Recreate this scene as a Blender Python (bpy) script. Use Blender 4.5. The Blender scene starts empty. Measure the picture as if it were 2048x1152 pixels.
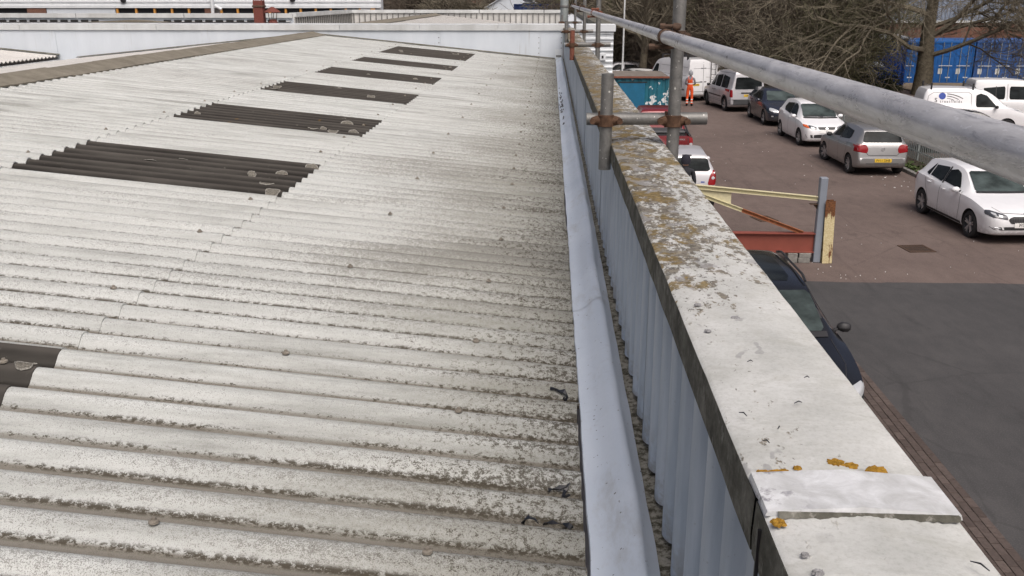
import bpy, bmesh, math, random
from mathutils import Vector, Matrix
from mathutils.bvhtree import BVHTree
R = math.radians
random.seed(7)
S = bpy.context.scene
COL = S.collection

# ------------------------------------------------------------------ camera
CAM_Z = 5.25
cd = bpy.data.cameras.new('camera')
cd.sensor_width = 36.0
cd.lens = 1850 / 2048 * 36
cd.clip_start = 0.05
cd.clip_end = 3000
cam = bpy.data.objects.new('camera', cd)
COL.objects.link(cam)
cam.location = (0, 0, CAM_Z)
cam.rotation_euler = (R(90 - 17.3505), 0, R(2.334))
S.camera = cam

# ------------------------------------------------------------------ sky, sun, exposure
SUN_EL, SUN_AZ = 56.0, 160.0          # azimuth clockwise from +Y: the sun stands behind the camera, to the right
w = bpy.data.worlds.new('World')
S.world = w
w.use_nodes = True
wt = w.node_tree
wt.nodes.clear()
sky = wt.nodes.new('ShaderNodeTexSky')
sky.sky_type = 'NISHITA'
sky.sun_disc = False
sky.sun_elevation = R(SUN_EL)
sky.sun_rotation = R(SUN_AZ)
sky.air_density = 0.4
sky.dust_density = 9.0
sky.ozone_density = 0.6
bg = wt.nodes.new('ShaderNodeBackground')
bg.inputs['Strength'].default_value = 0.135
wo = wt.nodes.new('ShaderNodeOutputWorld')
wt.links.new(sky.outputs[0], bg.inputs[0])
wt.links.new(bg.outputs[0], wo.inputs[0])
sl = bpy.data.lights.new('sun', 'SUN')
sl.energy = 1.5
sl.angle = R(44)
sl.color = (1.0, 1.0, 0.995)
sun = bpy.data.objects.new('sun', sl)
COL.objects.link(sun)
az, el = R(SUN_AZ), R(SUN_EL)
sdir = Vector((math.sin(az) * math.cos(el), math.cos(az) * math.cos(el), math.sin(el)))
sun.rotation_euler = sdir.to_track_quat('Z', 'Y').to_euler()
S.view_settings.view_transform = 'Standard'
S.view_settings.look = 'None'
S.view_settings.gamma = 1.0
S.view_settings.exposure = -0.05
S.view_settings.use_curve_mapping = False
S.cycles.max_bounces = 5
S.cycles.diffuse_bounces = 2
S.cycles.glossy_bounces = 3
S.cycles.transmission_bounces = 3
S.cycles.transparent_max_bounces = 6

# ------------------------------------------------------------------ node helper
class NT:
    def __init__(s, name, rough=0.6, metal=0.0, spec=0.5, coat=0.0):
        s.m = bpy.data.materials.new(name)
        s.m.use_nodes = True
        s.t = s.m.node_tree
        s.b = s.t.nodes['Principled BSDF']
        s.b.inputs['Roughness'].default_value = rough
        s.b.inputs['Metallic'].default_value = metal
        s.b.inputs['Specular IOR Level'].default_value = spec
        s.b.inputs['Coat Weight'].default_value = coat
        s._pos = None
    def new(s, t): return s.t.nodes.new(t)
    def put(s, sock, v):
        if isinstance(v, bpy.types.NodeSocket): s.t.links.new(v, sock)
        elif v is not None:
            if isinstance(v, (tuple, list)) and len(v) == 3 and sock.type == 'RGBA': v = (*v, 1)
            sock.default_value = v
    def pos(s):
        if s._pos is None: s._pos = s.new('ShaderNodeNewGeometry').outputs['Position']
        return s._pos
    def obj(s): return s.new('ShaderNodeTexCoord').outputs['Object']
    def rnd(s): return s.new('ShaderNodeObjectInfo').outputs['Random']
    def xyz(s, v):
        n = s.new('ShaderNodeSeparateXYZ'); s.put(n.inputs[0], v); return n.outputs
    def scale(s, v, k):
        n = s.new('ShaderNodeVectorMath'); n.operation = 'MULTIPLY'
        s.put(n.inputs[0], v); n.inputs[1].default_value = k; return n.outputs[0]
    def noise(s, sc, det=4, ro=0.55, vec=None, k=None, dist=0.0):
        n = s.new('ShaderNodeTexNoise')
        n.inputs['Scale'].default_value = sc; n.inputs['Detail'].default_value = det
        n.inputs['Roughness'].default_value = ro; n.inputs['Distortion'].default_value = dist
        v = vec if vec is not None else s.pos()
        if k: v = s.scale(v, k)
        s.put(n.inputs['Vector'], v); return n.outputs['Fac']
    def vor(s, sc, vec=None, out='Distance', feat='F1'):
        n = s.new('ShaderNodeTexVoronoi'); n.feature = feat
        n.inputs['Scale'].default_value = sc
        s.put(n.inputs['Vector'], vec if vec is not None else s.pos()); return n.outputs[out]
    def math(s, op, a, b=None, c=None, clamp=False):
        n = s.new('ShaderNodeMath'); n.operation = op; n.use_clamp = clamp
        s.put(n.inputs[0], a); s.put(n.inputs[1], b)
        if c is not None: s.put(n.inputs[2], c)
        return n.outputs[0]
    def step(s, f, a, b):
        n = s.new('ShaderNodeMapRange'); n.interpolation_type = 'SMOOTHSTEP'
        s.put(n.inputs['Value'], f); s.put(n.inputs['From Min'], a); s.put(n.inputs['From Max'], b)
        return n.outputs[0]
    def ramp(s, f, stops):
        n = s.new('ShaderNodeValToRGB'); e = n.color_ramp.elements
        e[0].position, e[1].position = stops[0][0], stops[-1][0]
        e[0].color, e[1].color = (*stops[0][1], 1), (*stops[-1][1], 1)
        for p, c in stops[1:-1]:
            q = e.new(p); q.color = (*c, 1)
        s.put(n.inputs[0], f); return n.outputs[0]
    def mix(s, f, a, b, mode='MIX'):
        n = s.new('ShaderNodeMix'); n.data_type = 'RGBA'; n.blend_type = mode
        s.put(n.inputs[0], f); s.put(n.inputs[6], a); s.put(n.inputs[7], b); return n.outputs[2]
    def col(s, v): s.put(s.b.inputs['Base Color'], v); return s
    def rough(s, v): s.put(s.b.inputs['Roughness'], v); return s
    def bump(s, h, strength=0.3, dist=0.01):
        n = s.new('ShaderNodeBump'); n.inputs['Strength'].default_value = strength
        n.inputs['Distance'].default_value = dist
        s.put(n.inputs['Height'], h); s.t.links.new(n.outputs[0], s.b.inputs['Normal']); return s

def plain(name, c, rough=0.6, metal=0.0, var=0.12, sc=6.0, spec=0.5, coat=0.0, bump=0.0):
    n = NT(name, rough, metal, spec, coat)
    f = n.noise(sc, 5, 0.6)
    d = tuple(max(0, x * (1 - var)) for x in c); l = tuple(x * (1 + var) for x in c)
    n.col(n.ramp(f, [(0.3, d), (0.7, l)]))
    if bump: n.bump(n.noise(sc * 12, 3), bump, 0.004)
    return n.m

# ------------------------------------------------------------------ mesh helper
def pchip(pts):
    xs = [p[0] for p in pts]; ys = [p[1] for p in pts]; n = len(xs)
    h = [xs[i+1]-xs[i] for i in range(n-1)]; d = [(ys[i+1]-ys[i])/h[i] for i in range(n-1)]
    m = [0.0]*n
    m[0], m[-1] = d[0], d[-1]
    for i in range(1, n-1):
        if d[i-1]*d[i] > 0:
            w1 = 2*h[i]+h[i-1]; w2 = h[i]+2*h[i-1]
            m[i] = (w1+w2)/(w1/d[i-1]+w2/d[i])
    def f(x):
        if x <= xs[0]: return ys[0]
        if x >= xs[-1]: return ys[-1]
        i = 0
        while xs[i+1] < x: i += 1
        t = (x-xs[i])/h[i]; t2, t3 = t*t, t*t*t
        return (2*t3-3*t2+1)*ys[i]+(t3-2*t2+t)*h[i]*m[i]+(-2*t3+3*t2)*ys[i+1]+(t3-t2)*h[i]*m[i+1]
    return f

def rootloc(o):
    v = Vector((0, 0, 0))
    while o: v = v + o.location; o = o.parent
    return v

class MB:
    def __init__(s): s.v, s.f, s.m = [], [], []
    def add(s, vs, fs, mi=0):
        b = len(s.v); s.v += [tuple(x) for x in vs]
        s.f += [tuple(b+i for i in f) for f in fs]; s.m += [mi]*len(fs); return s
    def box(s, x0, x1, y0, y1, z0, z1, mi=0):
        return s.add([(x0,y0,z0),(x1,y0,z0),(x1,y1,z0),(x0,y1,z0),(x0,y0,z1),(x1,y0,z1),(x1,y1,z1),(x0,y1,z1)],
              [(3,2,1,0),(4,5,6,7),(0,1,5,4),(1,2,6,5),(2,3,7,6),(3,0,4,7)], mi)
    def cbox(s, x0, x1, y0, y1, z0, z1, c=0.01, mi=0):
        """box with chamfered edges"""
        bm = bmesh.new(); bmesh.ops.create_cube(bm, size=1)
        for v in bm.verts:
            v.co = ((x0+x1)/2+v.co.x*(x1-x0), (y0+y1)/2+v.co.y*(y1-y0), (z0+z1)/2+v.co.z*(z1-z0))
        bmesh.ops.bevel(bm, geom=bm.edges[:], offset=c, segments=1, affect='EDGES', profile=0.5)
        bm.verts.index_update()
        s.add([v.co[:] for v in bm.verts], [tuple(v.index for v in f.verts) for f in bm.faces], mi); bm.free(); return s
    def path(s, pts, rs, n=8, caps=True, mi=0):
        pts = [Vector(p) for p in pts]
        if not isinstance(rs, (list, tuple)): rs = [rs]*len(pts)
        vs, fs = [], []; up = None
        for i, p in enumerate(pts):
            d = (pts[min(i+1, len(pts)-1)]-pts[max(i-1, 0)])
            if d.length < 1e-9: d = Vector((0,0,1))
            d.normalize()
            if up is None:
                up = d.orthogonal().normalized()
            else:
                up = (up-d*up.dot(d))
                up = up.normalized() if up.length > 1e-6 else d.orthogonal().normalized()
            sd = d.cross(up)
            for k in range(n):
                a = 2*math.pi*k/n
                vs.append(p+(up*math.cos(a)+sd*math.sin(a))*rs[i])
        for i in range(len(pts)-1):
            for k in range(n):
                fs.append((i*n+k, i*n+(k+1)%n, (i+1)*n+(k+1)%n, (i+1)*n+k))
        if caps:
            fs.append(tuple(range(n-1, -1, -1))); fs.append(tuple((len(pts)-1)*n+k for k in range(n)))
        return s.add(vs, fs, mi)
    def tube(s, a, b, r, r2=None, n=12, mi=0): return s.path([a, b], [r, r if r2 is None else r2], n, True, mi)
    def pipe(s, a, b, r, t=0.004, n=20, mi=0):
        """open-ended tube with wall thickness"""
        a, b = Vector(a), Vector(b); d = (b-a).normalized()
        prof = [(r-t, 0), (r, 0), (r, (b-a).length), (r-t, (b-a).length)]
        s.lathe(prof, a, d, n, closed=True, mi=mi); return s
    def lathe(s, prof, o, ax, n=24, closed=False, mi=0):
        o, ax = Vector(o), Vector(ax).normalized(); u = ax.orthogonal().normalized(); w_ = ax.cross(u)
        vs = [o+ax*h+(u*math.cos(2*math.pi*k/n)+w_*math.sin(2*math.pi*k/n))*r for r, h in prof for k in range(n)]
        L = len(prof); fs = []
        for i in range(L if closed else L-1):
            j = (i+1) % L
            for k in range(n): fs.append((i*n+k, i*n+(k+1)%n, j*n+(k+1)%n, j*n+k))
        return s.add(vs, fs, mi)
    def grid(s, P, mi=0, flip=False):
        """P[i][j] points"""
        a, b = len(P), len(P[0]); vs = [q for row in P for q in row]
        fs = [(i*b+j, (i+1)*b+j, (i+1)*b+j+1, i*b+j+1) for i in range(a-1) for j in range(b-1)]
        if flip: fs = [f[::-1] for f in fs]
        return s.add(vs, fs, mi)
    def prism(s, poly, f0, f1, mi=0):
        """poly: 2-D outline; f0/f1 map (a,b) to the two faces"""
        n = len(poly)
        vs = [f0(*p) for p in poly]+[f1(*p) for p in poly]
        fs = [tuple(range(n-1, -1, -1)), tuple(range(n, 2*n))]+[(k, (k+1)%n, n+(k+1)%n, n+k) for k in range(n)]
        return s.add(vs, fs, mi)
    def shift(s, o): s.v = [(x-o[0], y-o[1], z-o[2]) for x, y, z in s.v]; return s
    def mesh(s, name, mats, smooth=None):
        me = bpy.data.meshes.new(name); me.from_pydata(s.v, [], s.f)
        for m in (mats if isinstance(mats, (list, tuple)) else [mats]): me.materials.append(m)
        if len(me.materials) > 1: me.polygons.foreach_set('material_index', s.m)
        if smooth is not None:
            me.polygons.foreach_set('use_smooth', [True]*len(me.polygons))
            me.set_sharp_from_angle(angle=R(smooth))
        me.update(); return me
    def build(s, name, mats, parent=None, smooth=None, world=True):
        if parent is None:
            xs = [q[0] for q in s.v]; ys = [q[1] for q in s.v]; zs = [q[2] for q in s.v]
            o = ((min(xs)+max(xs))/2, (min(ys)+max(ys))/2, min(zs))
        elif world: o = rootloc(parent)
        else: o = (0, 0, 0)
        s.shift(o)
        ob = bpy.data.objects.new(name, s.mesh(name, mats, smooth)); COL.objects.link(ob)
        if parent is None: ob.location = o
        else: ob.parent = parent
        return ob

def tag(o, label, cat, group=None, kind=None):
    o['label'] = label; o['category'] = cat
    if group: o['group'] = group
    if kind: o['kind'] = kind
    return o
def struct(o, label=None):
    o['kind'] = 'structure'
    if label: o['label'] = label
    return o
def stuff(o, label=None, cat=None):
    o['kind'] = 'stuff'
    if label: o['label'] = label
    if cat: o['category'] = cat
    return o
def thing(name, label, cat, loc=(0,0,0), rz=0.0, group=None):
    o = bpy.data.objects.new(name, None); COL.objects.link(o); o.empty_display_size = 0.2
    o.location = loc; o.rotation_euler = (0, 0, rz); return tag(o, label, cat, group)
def inst(name, me, parent, loc, rot=(0,0,0), sc=None):
    """a piece that shares mesh data; loc in world for unrotated parents"""
    o = bpy.data.objects.new(name, me); COL.objects.link(o); o.parent = parent
    rl = rootloc(parent); o.location = (loc[0]-rl[0], loc[1]-rl[1], loc[2]-rl[2]); o.rotation_euler = rot
    if sc: o.scale = sc
    return o
def copy_tree(o, parent=None):
    c = o.copy(); COL.objects.link(c); c.parent = parent
    for ch in list(o.children): copy_tree(ch, c)
    return c
# ================================================================== materials
P = 0.1395            # corrugation pitch of the roof sheets
Y0 = 4.75             # a crest of the corrugation
def roof_mat(name, base_d, base_l, dirt_shade=1.0):
    n = NT(name, 0.88, spec=0.2)
    p = n.pos(); x, y, z = n.xyz(p)
    A = n.noise(1.1, 4, 0.6, k=(0.6, 1.0, 1))            # broad patches
    B = n.noise(6, 5, 0.7, k=(0.13, 1.5, 1))             # streaks along the corrugation
    C = n.noise(330, 2, 0.8)                             # fine grain
    D = n.noise(80, 4, 0.8, k=(0.75, 1, 1))              # coarser grain
    mixv = n.math('ADD', n.math('MULTIPLY', B, 0.65), n.math('MULTIPLY', A, 0.35))
    c = n.ramp(mixv, [(0.36, base_d), (0.455, tuple(0.45*a+0.55*b for a, b in zip(base_d, base_l))), (0.53, base_l), (0.62, tuple(min(0.8, q*1.22) for q in base_l))])
    c = n.mix(n.math('MULTIPLY', n.rnd(), 0.12), c, (0.38, 0.37, 0.34))
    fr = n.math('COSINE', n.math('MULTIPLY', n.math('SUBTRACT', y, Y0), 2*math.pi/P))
    ev = n.step(x, -1.7, 0.14)
    dens = n.math('ADD', n.math('ADD', n.math('MULTIPLY', A, 0.8), n.math('MULTIPLY', B, 0.5)), n.math('MULTIPLY', ev, 0.09))
    # thin brown-olive film towards the eaves and in patches, broken up by the grain
    g1 = n.math('MULTIPLY', n.step(n.math('ADD', n.math('MULTIPLY', ev, 0.45), n.math('ADD', n.math('MULTIPLY', A, 0.8), n.math('MULTIPLY', n.math('SUBTRACT', D, 0.5), 0.7))), 0.51, 0.95), 0.58*dirt_shade)
    c = n.mix(g1, c, (0.165, 0.158, 0.12))
    fl = n.math('MULTIPLY', n.step(fr, 0.92, 0.25), n.step(B, 0.35, 0.6))  # shade painted on the flanks below the crests so distant rib lines show
    c = n.mix(n.math('MULTIPLY', fl, 0.2*dirt_shade), c, (0.20, 0.19, 0.165))
    # silt strip along the bottom of each trough, deepened with painted rib shade
    trough = n.math('MULTIPLY', n.step(fr, -0.35, -0.75), n.step(n.math('ADD', B, n.math('MULTIPLY', A, 0.3)), 0.30, 0.62))
    c = n.mix(n.math('MULTIPLY', trough, 0.92*dirt_shade), c, (0.155, 0.142, 0.118))
    # grey-black pepper, mostly on the crests and in patches
    crown = n.math('MULTIPLY', n.step(fr, 0.0, 0.8), 0.11)
    sp = n.step(n.math('ADD', n.math('ADD', n.math('MULTIPLY', C, 1.5), n.math('MULTIPLY', D, 0.7)), n.math('ADD', n.math('MULTIPLY', dens, 0.9), crown)), 1.78, 1.94)
    c = n.mix(n.math('MULTIPLY', sp, 0.78*dirt_shade), c, (0.14, 0.138, 0.125))
    # granular moss line at the foot of the slope
    line = n.math('MULTIPLY', n.step(fr, -0.1, -0.5), n.step(fr, -0.95, -0.7))
    gr = n.step(n.math('ADD', D, n.math('MULTIPLY', dens, 0.6)), 0.85, 0.95)
    c = n.mix(n.math('MULTIPLY', n.math('MULTIPLY', line, gr), 0.92*dirt_shade), c, (0.05, 0.042, 0.03))
    # brown-olive film and dark crumbs of growth towards the eaves
    g2 = n.step(n.math('ADD', n.math('ADD', n.math('MULTIPLY', n.step(x, -1.0, 0.12), 0.20), n.math('MULTIPLY', C, 0.25)), n.math('ADD', n.math('MULTIPLY', D, 0.6), n.math('MULTIPLY', B, 0.3))), 0.76, 0.82)
    c = n.mix(n.math('MULTIPLY', g2, 0.8*dirt_shade), c, (0.055, 0.048, 0.035))
    # overall grain of the weathered surface
    c = n.mix(0.85, c, n.ramp(n.math('ADD', n.math('MULTIPLY', C, 0.55), n.math('MULTIPLY', D, 0.45)), [(0.36, (0.62, 0.61, 0.59)), (0.47, (0.97, 0.97, 0.97)), (0.62, (1.15, 1.15, 1.16))]), 'MULTIPLY')
    n.col(c)
    n.bump(n.math('ADD', C, D), 0.35, 0.004)
    return n.m
M = {}
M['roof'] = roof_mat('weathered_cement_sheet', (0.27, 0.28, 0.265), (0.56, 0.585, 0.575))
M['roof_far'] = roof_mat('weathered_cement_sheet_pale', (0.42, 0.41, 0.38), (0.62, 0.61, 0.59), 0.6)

def rooflight_mat():
    n = NT('grimy_plastic_rooflight', 0.85, spec=0.08)
    y = n.xyz(n.pos())[1]
    f = n.noise(3, 5, 0.65, k=(0.4, 1.5, 1))
    c = n.ramp(f, [(0.3, (0.019, 0.0175, 0.016)), (0.5, (0.034, 0.032, 0.029)), (0.72, (0.064, 0.060, 0.054))])
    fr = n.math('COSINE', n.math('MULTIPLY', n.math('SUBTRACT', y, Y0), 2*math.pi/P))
    c = n.mix(n.math('MULTIPLY', n.step(fr, 0.2, 0.95), 0.4), c, (0.11, 0.10, 0.09))  # highlight along the crests, painted into the colour
    c = n.mix(n.math('MULTIPLY', n.step(fr, -0.4, -0.95), 0.7), c, (0.014, 0.013, 0.011))  # dark silt tone in the troughs, doubling as painted rib shade
    s2 = n.step(n.noise(30, 4, 0.7), 0.63, 0.75)
    c = n.mix(n.math('MULTIPLY', s2, 0.4), c, (0.2, 0.19, 0.17))
    s3 = n.step(n.noise(7, 3, 0.5), 0.70, 0.74)
    c = n.mix(n.math('MULTIPLY', s3, 0.4), c, (0.16, 0.09, 0.02))
    n.col(c); n.bump(n.noise(60, 4), 0.3, 0.003); return n.m
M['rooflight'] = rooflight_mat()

def lichen_mat(name, a, b):
    n = NT(name, 0.9, spec=0.1)
    f = n.noise(160, 4, 0.7)
    n.col(n.ramp(f, [(0.35, a), (0.62, b)])); n.bump(f, 0.6, 0.004); return n.m
M['lichen_rim'] = lichen_mat('pale_lichen_rim', (0.12, 0.118, 0.105), (0.34, 0.33, 0.30))
M['lichen_in'] = lichen_mat('grey_lichen', (0.07, 0.065, 0.055), (0.2, 0.19, 0.165))
M['lichen_gold'] = lichen_mat('golden_lichen', (0.20, 0.11, 0.02), (0.42, 0.24, 0.04))
M['lichen_grey'] = lichen_mat('flat_grey_lichen', (0.22, 0.22, 0.22), (0.36, 0.36, 0.37))

def ridge_mat():
    n = NT('ridge_cement', 0.9, spec=0.2)
    f = n.noise(6, 6, 0.7)
    c = n.ramp(f, [(0.3, (0.145, 0.132, 0.105)), (0.6, (0.21, 0.192, 0.155)), (0.8, (0.27, 0.25, 0.21))])
    c = n.mix(n.math('MULTIPLY', n.step(n.noise(70, 3, 0.6), 0.58, 0.66), 0.5), c, (0.09, 0.08, 0.06))
    n.col(c).bump(n.noise(90, 3), 0.3, 0.003); return n.m
M['ridge'] = ridge_mat()

def coping_mat(name, grow):
    """grow: 0 clean piece, 1 lichen-covered piece"""
    n = NT(name, 0.75, spec=0.3)
    p = n.pos(); x, y, z = n.xyz(p)
    f = n.noise(7, 6, 0.6)
    c = n.ramp(f, [(0.3, (0.43, 0.44, 0.42)), (0.5, (0.53, 0.54, 0.52)), (0.7, (0.62, 0.63, 0.615))])
    c = n.mix(n.math('MULTIPLY', n.step(n.noise(19, 4, 0.6), 0.52, 0.7), 0.35), c, (0.43, 0.43, 0.39))
    dens = n.noise(2.6, 3, 0.5, k=(0.7, 1, 1))
    # the lichen thins out towards the outer edge and towards the nearest piece
    edge = n.math('MULTIPLY', n.step(x, 0.40, 0.30), 0.16)
    far = n.math('ADD', n.math('MULTIPLY', n.step(y, 1.40, 2.0), 0.31), n.math('MULTIPLY', n.step(y, 2.0, 3.6), 0.12))
    lvl = n.math('ADD', n.math('ADD', n.math('MULTIPLY', dens, 0.35), edge), far)
    far2 = n.step(y, 1.75, 2.7)
    edge2 = n.step(x, 0.47, 0.36)
    # grey-brown crusts
    cr = n.step(n.math('ADD', n.noise(34, 4, 0.72, k=(1, 0.55, 1)), n.math('MULTIPLY', lvl, 0.5)), 0.77, 0.83)
    c = n.mix(n.math('MULTIPLY', cr, 0.85*grow), c, n.ramp(n.noise(60, 3), [(0.35, (0.075, 0.062, 0.045)), (0.65, (0.235, 0.20, 0.14))]))
    # black-grey crumbs
    cr3 = n.step(n.math('ADD', n.noise(85, 3, 0.7, k=(1, 0.6, 1)), n.math('MULTIPLY', lvl, 0.45)), 0.80, 0.86)
    c = n.mix(n.math('MULTIPLY', cr3, 0.8*grow), c, (0.10, 0.09, 0.075))
    # golden patches
    go = n.step(n.math('ADD', n.noise(11, 5, 0.72, k=(1, 0.75, 1)), n.math('MULTIPLY', lvl, 0.42)), 0.78, 0.83)
    c = n.mix(n.math('MULTIPLY', go, 0.9*grow), c, n.ramp(n.noise(70, 3), [(0.35, (0.11, 0.08, 0.03)), (0.65, (0.265, 0.19, 0.07))]))
    # flat grey rosettes
    gz = n.step(n.math('ADD', n.noise(15, 2, 0.5, vec=n.scale(p, (1.3, 0.9, 1))), n.math('MULTIPLY', lvl, 0.2)), 0.74, 0.76)
    c = n.mix(n.math('MULTIPLY', gz, 0.65*grow), c, (0.30, 0.30, 0.30))
    gn = n.noise(150, 3, 0.8)
    c = n.mix(0.4, c, n.ramp(gn, [(0.33, (0.68, 0.68, 0.66)), (0.48, (0.98, 0.98, 0.98)), (0.66, (1.12, 1.12, 1.13))]), 'MULTIPLY')
    st = n.step(n.noise(13, 5, 0.75, k=(0.5, 1.6, 1), dist=0.5), 0.50, 0.66)
    c = n.mix(n.math('MULTIPLY', st, 0.3), c, (0.33, 0.335, 0.30))
    n.col(c); n.bump(n.math('ADD', n.math('MULTIPLY', gn, 0.5), n.math('MULTIPLY', cr, 0.6)), 0.4, 0.003)
    return n.m
M['coping'] = coping_mat('cement_coping', 1.0)
M['coping_clean'] = coping_mat('clean_cement_coping', 0.35)
def lip_mat():
    n = NT('grimy_coping_lip', 0.85, spec=0.2)
    f = n.noise(16, 6, 0.75, k=(1, 0.8, 1))
    c = n.ramp(f, [(0.30, (0.045, 0.044, 0.036)), (0.48, (0.105, 0.103, 0.085)), (0.70, (0.235, 0.23, 0.20))])
    g = n.step(n.noise(2.5, 4, 0.6), 0.55, 0.72)
    c = n.mix(n.math('MULTIPLY', g, 0.5), c, (0.075, 0.072, 0.03))
    s = n.step(n.noise(45, 4, 0.7, k=(1, 1, 0.5)), 0.60, 0.70)
    c = n.mix(n.math('MULTIPLY', s, 0.5), c, (0.36, 0.35, 0.32))
    n.col(c).bump(f, 0.3, 0.004); return n.m
M['lip'] = lip_mat()
def strip_mat():
    n = NT('cleaned_cement_cover_strip', 0.7, spec=0.35)
    f = n.noise(22, 6, 0.65, dist=0.6)
    c = n.ramp(f, [(0.3, (0.42, 0.43, 0.43)), (0.5, (0.55, 0.565, 0.575)), (0.68, (0.70, 0.72, 0.74))])
    x = n.xyz(n.pos())[0]
    st = n.math('MULTIPLY', n.step(n.noise(30, 5, 0.7), 0.5, 0.62), n.step(x, 0.31, 0.26))
    c = n.mix(n.math('MULTIPLY', st, 0.75), c, (0.14, 0.13, 0.16))
    n.col(c); n.bump(n.noise(80, 4, 0.7), 0.35, 0.003); return n.m
M['strip'] = strip_mat()
def liner_mat():
    n = NT('pale_gutter_lining', 0.42, spec=0.45)
    f = n.noise(3, 4, 0.6); 
    c = n.ramp(f, [(0.3, (0.52, 0.585, 0.665)), (0.7, (0.60, 0.66, 0.735))])
    c = n.mix(n.math('MULTIPLY', n.step(n.noise(24, 5, 0.7), 0.52, 0.75), 0.35), c, (0.42, 0.46, 0.52))
    d_ = n.step(n.noise(5, 6, 0.75, k=(1.5, 0.5, 1)), 0.52, 0.70)
    c = n.mix(n.math('MULTIPLY', d_, 0.38), c, (0.33, 0.33, 0.31))
    s = n.step(n.noise(70, 2, 0.5), 0.72, 0.735)
    c = n.mix(s, c, (0.06, 0.06, 0.055))
    n.col(c); n.bump(n.noise(14, 3), 0.15, 0.01); return n.m
M['liner'] = liner_mat()
def bed_mat():
    n = NT('mossy_gutter_bed', 0.9, spec=0.15)
    f = n.noise(45, 5, 0.75)
    c = n.ramp(f, [(0.36, (0.05, 0.047, 0.035)), (0.46, (0.12, 0.113, 0.088)), (0.54, (0.27, 0.26, 0.22)), (0.75, (0.38, 0.37, 0.33))])
    n.col(c).bump(f, 0.5, 0.008); return n.m
M['bed'] = bed_mat()
def clad_mat():
    n = NT('pale_blue_cladding', 0.45, spec=0.4)
    p = n.pos(); z = n.xyz(p)[2]
    f = n.noise(7, 5, 0.65, k=(1, 3.0, 0.25))
    c = n.ramp(f, [(0.3, (0.32, 0.39, 0.47)), (0.55, (0.43, 0.50, 0.58)), (0.75, (0.51, 0.57, 0.64))])
    d = n.math('MULTIPLY', n.step(z, 4.30, 4.14), n.step(n.noise(22, 4, 0.7), 0.38, 0.6))
    c = n.mix(n.math('MULTIPLY', d, 0.55), c, (0.22, 0.20, 0.16))
    s = n.step(n.noise(110, 3, 0.6), 0.66, 0.72)
    c = n.mix(n.math('MULTIPLY', s, 0.35), c, (0.2, 0.22, 0.24))
    n.col(c); return n.m
M['clad'] = clad_mat()
def white_metal(name, a, b, rough=0.45):
    n = NT(name, rough, spec=0.4)
    f = n.noise(2.2, 6, 0.65, k=(1, 1, 0.35))
    c = n.ramp(f, [(0.3, a), (0.65, b)])
    st = n.step(n.noise(9, 5, 0.7, k=(1.5, 1, 0.08)), 0.60, 0.74)
    c = n.mix(n.math('MULTIPLY', st, 0.35), c, (0.30, 0.29, 0.26))
    n.col(c); return n.m
M['endwall'] = white_metal('pale_grey_wall_panel', (0.53, 0.58, 0.63), (0.61, 0.66, 0.71))
M['cap'] = white_metal('dirty_white_capping', (0.46, 0.475, 0.47), (0.62, 0.645, 0.65))
M['white_clad'] = white_metal('white_profiled_cladding', (0.60, 0.635, 0.66), (0.70, 0.735, 0.76))
M['white_sheet'] = white_metal('off_white_ribbed_sheet', (0.50, 0.50, 0.48), (0.66, 0.66, 0.64))
def galv(name, lo, hi, rough=0.42, rust=0.0, splat=0.0):
    n = NT(name, rough, 0.55, 0.5)
    p = n.pos()
    f = n.noise(18, 6, 0.7, dist=0.5)
    c = n.ramp(f, [(0.3, lo), (0.7, hi)])
    g = n.noise(60, 4, 0.7)
    c = n.mix(n.math('MULTIPLY', n.step(g, 0.5, 0.7), 0.35), c, tuple(q*0.6 for q in lo))
    if rust: c = n.mix(n.math('MULTIPLY', n.step(n.noise(30, 5, 0.7), 0.62-rust*0.2, 0.72), 0.7), c, (0.12, 0.055, 0.02))
    if splat: c = n.mix(n.step(n.noise(85, 2, 0.5), 0.70, 0.72), c, (0.66, 0.66, 0.62))
    n.col(c); n.rough(n.math('ADD', n.math('MULTIPLY', f, 0.3), rough-0.12)); n.bump(g, 0.12, 0.002); return n.m
def rail_mat():
    n = NT('scuffed_aluminium_tube', 0.36, 0.3, 0.5)
    f = n.noise(16, 6, 0.75, k=(1, 0.30, 1), dist=0.6)
    c = n.ramp(f, [(0.3, (0.40, 0.395, 0.40)), (0.5, (0.55, 0.55, 0.56)), (0.68, (0.70, 0.70, 0.71))])
    sc = n.step(n.noise(70, 5, 0.8, k=(1, 0.14, 1), dist=0.8), 0.52, 0.66)
    c = n.mix(n.math('MULTIPLY', sc, 0.6), c, (0.23, 0.23, 0.25))
    s2 = n.step(n.noise(190, 3, 0.75, k=(1, 0.3, 1)), 0.58, 0.70)
    c = n.mix(n.math('MULTIPLY', s2, 0.5), c, (0.78, 0.79, 0.82))
    n.col(c); n.rough(n.math('ADD', n.math('MULTIPLY', f, 0.35), 0.14)); n.bump(n.noise(60, 4, 0.75, k=(1, 0.4, 1)), 0.25, 0.003); return n.m
M['alu'] = rail_mat()
M['galv'] = galv('weathered_galvanised_tube', (0.15, 0.15, 0.145), (0.26, 0.26, 0.25), 0.55, splat=1.0)
M['galv_fence'] = galv('galvanised_pale', (0.30, 0.335, 0.33), (0.43, 0.47, 0.46), 0.55)
def rust_mat(name, a, b, c_):
    n = NT(name, 0.85, 0.1, 0.3); f = n.noise(40, 6, 0.75)
    n.col(n.ramp(f, [(0.3, a), (0.5, b), (0.72, c_)])).bump(f, 0.5, 0.004); return n.m
M['rust'] = rust_mat('rusty_coupler', (0.042, 0.026, 0.018), (0.09, 0.05, 0.031), (0.15, 0.088, 0.055))
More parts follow.
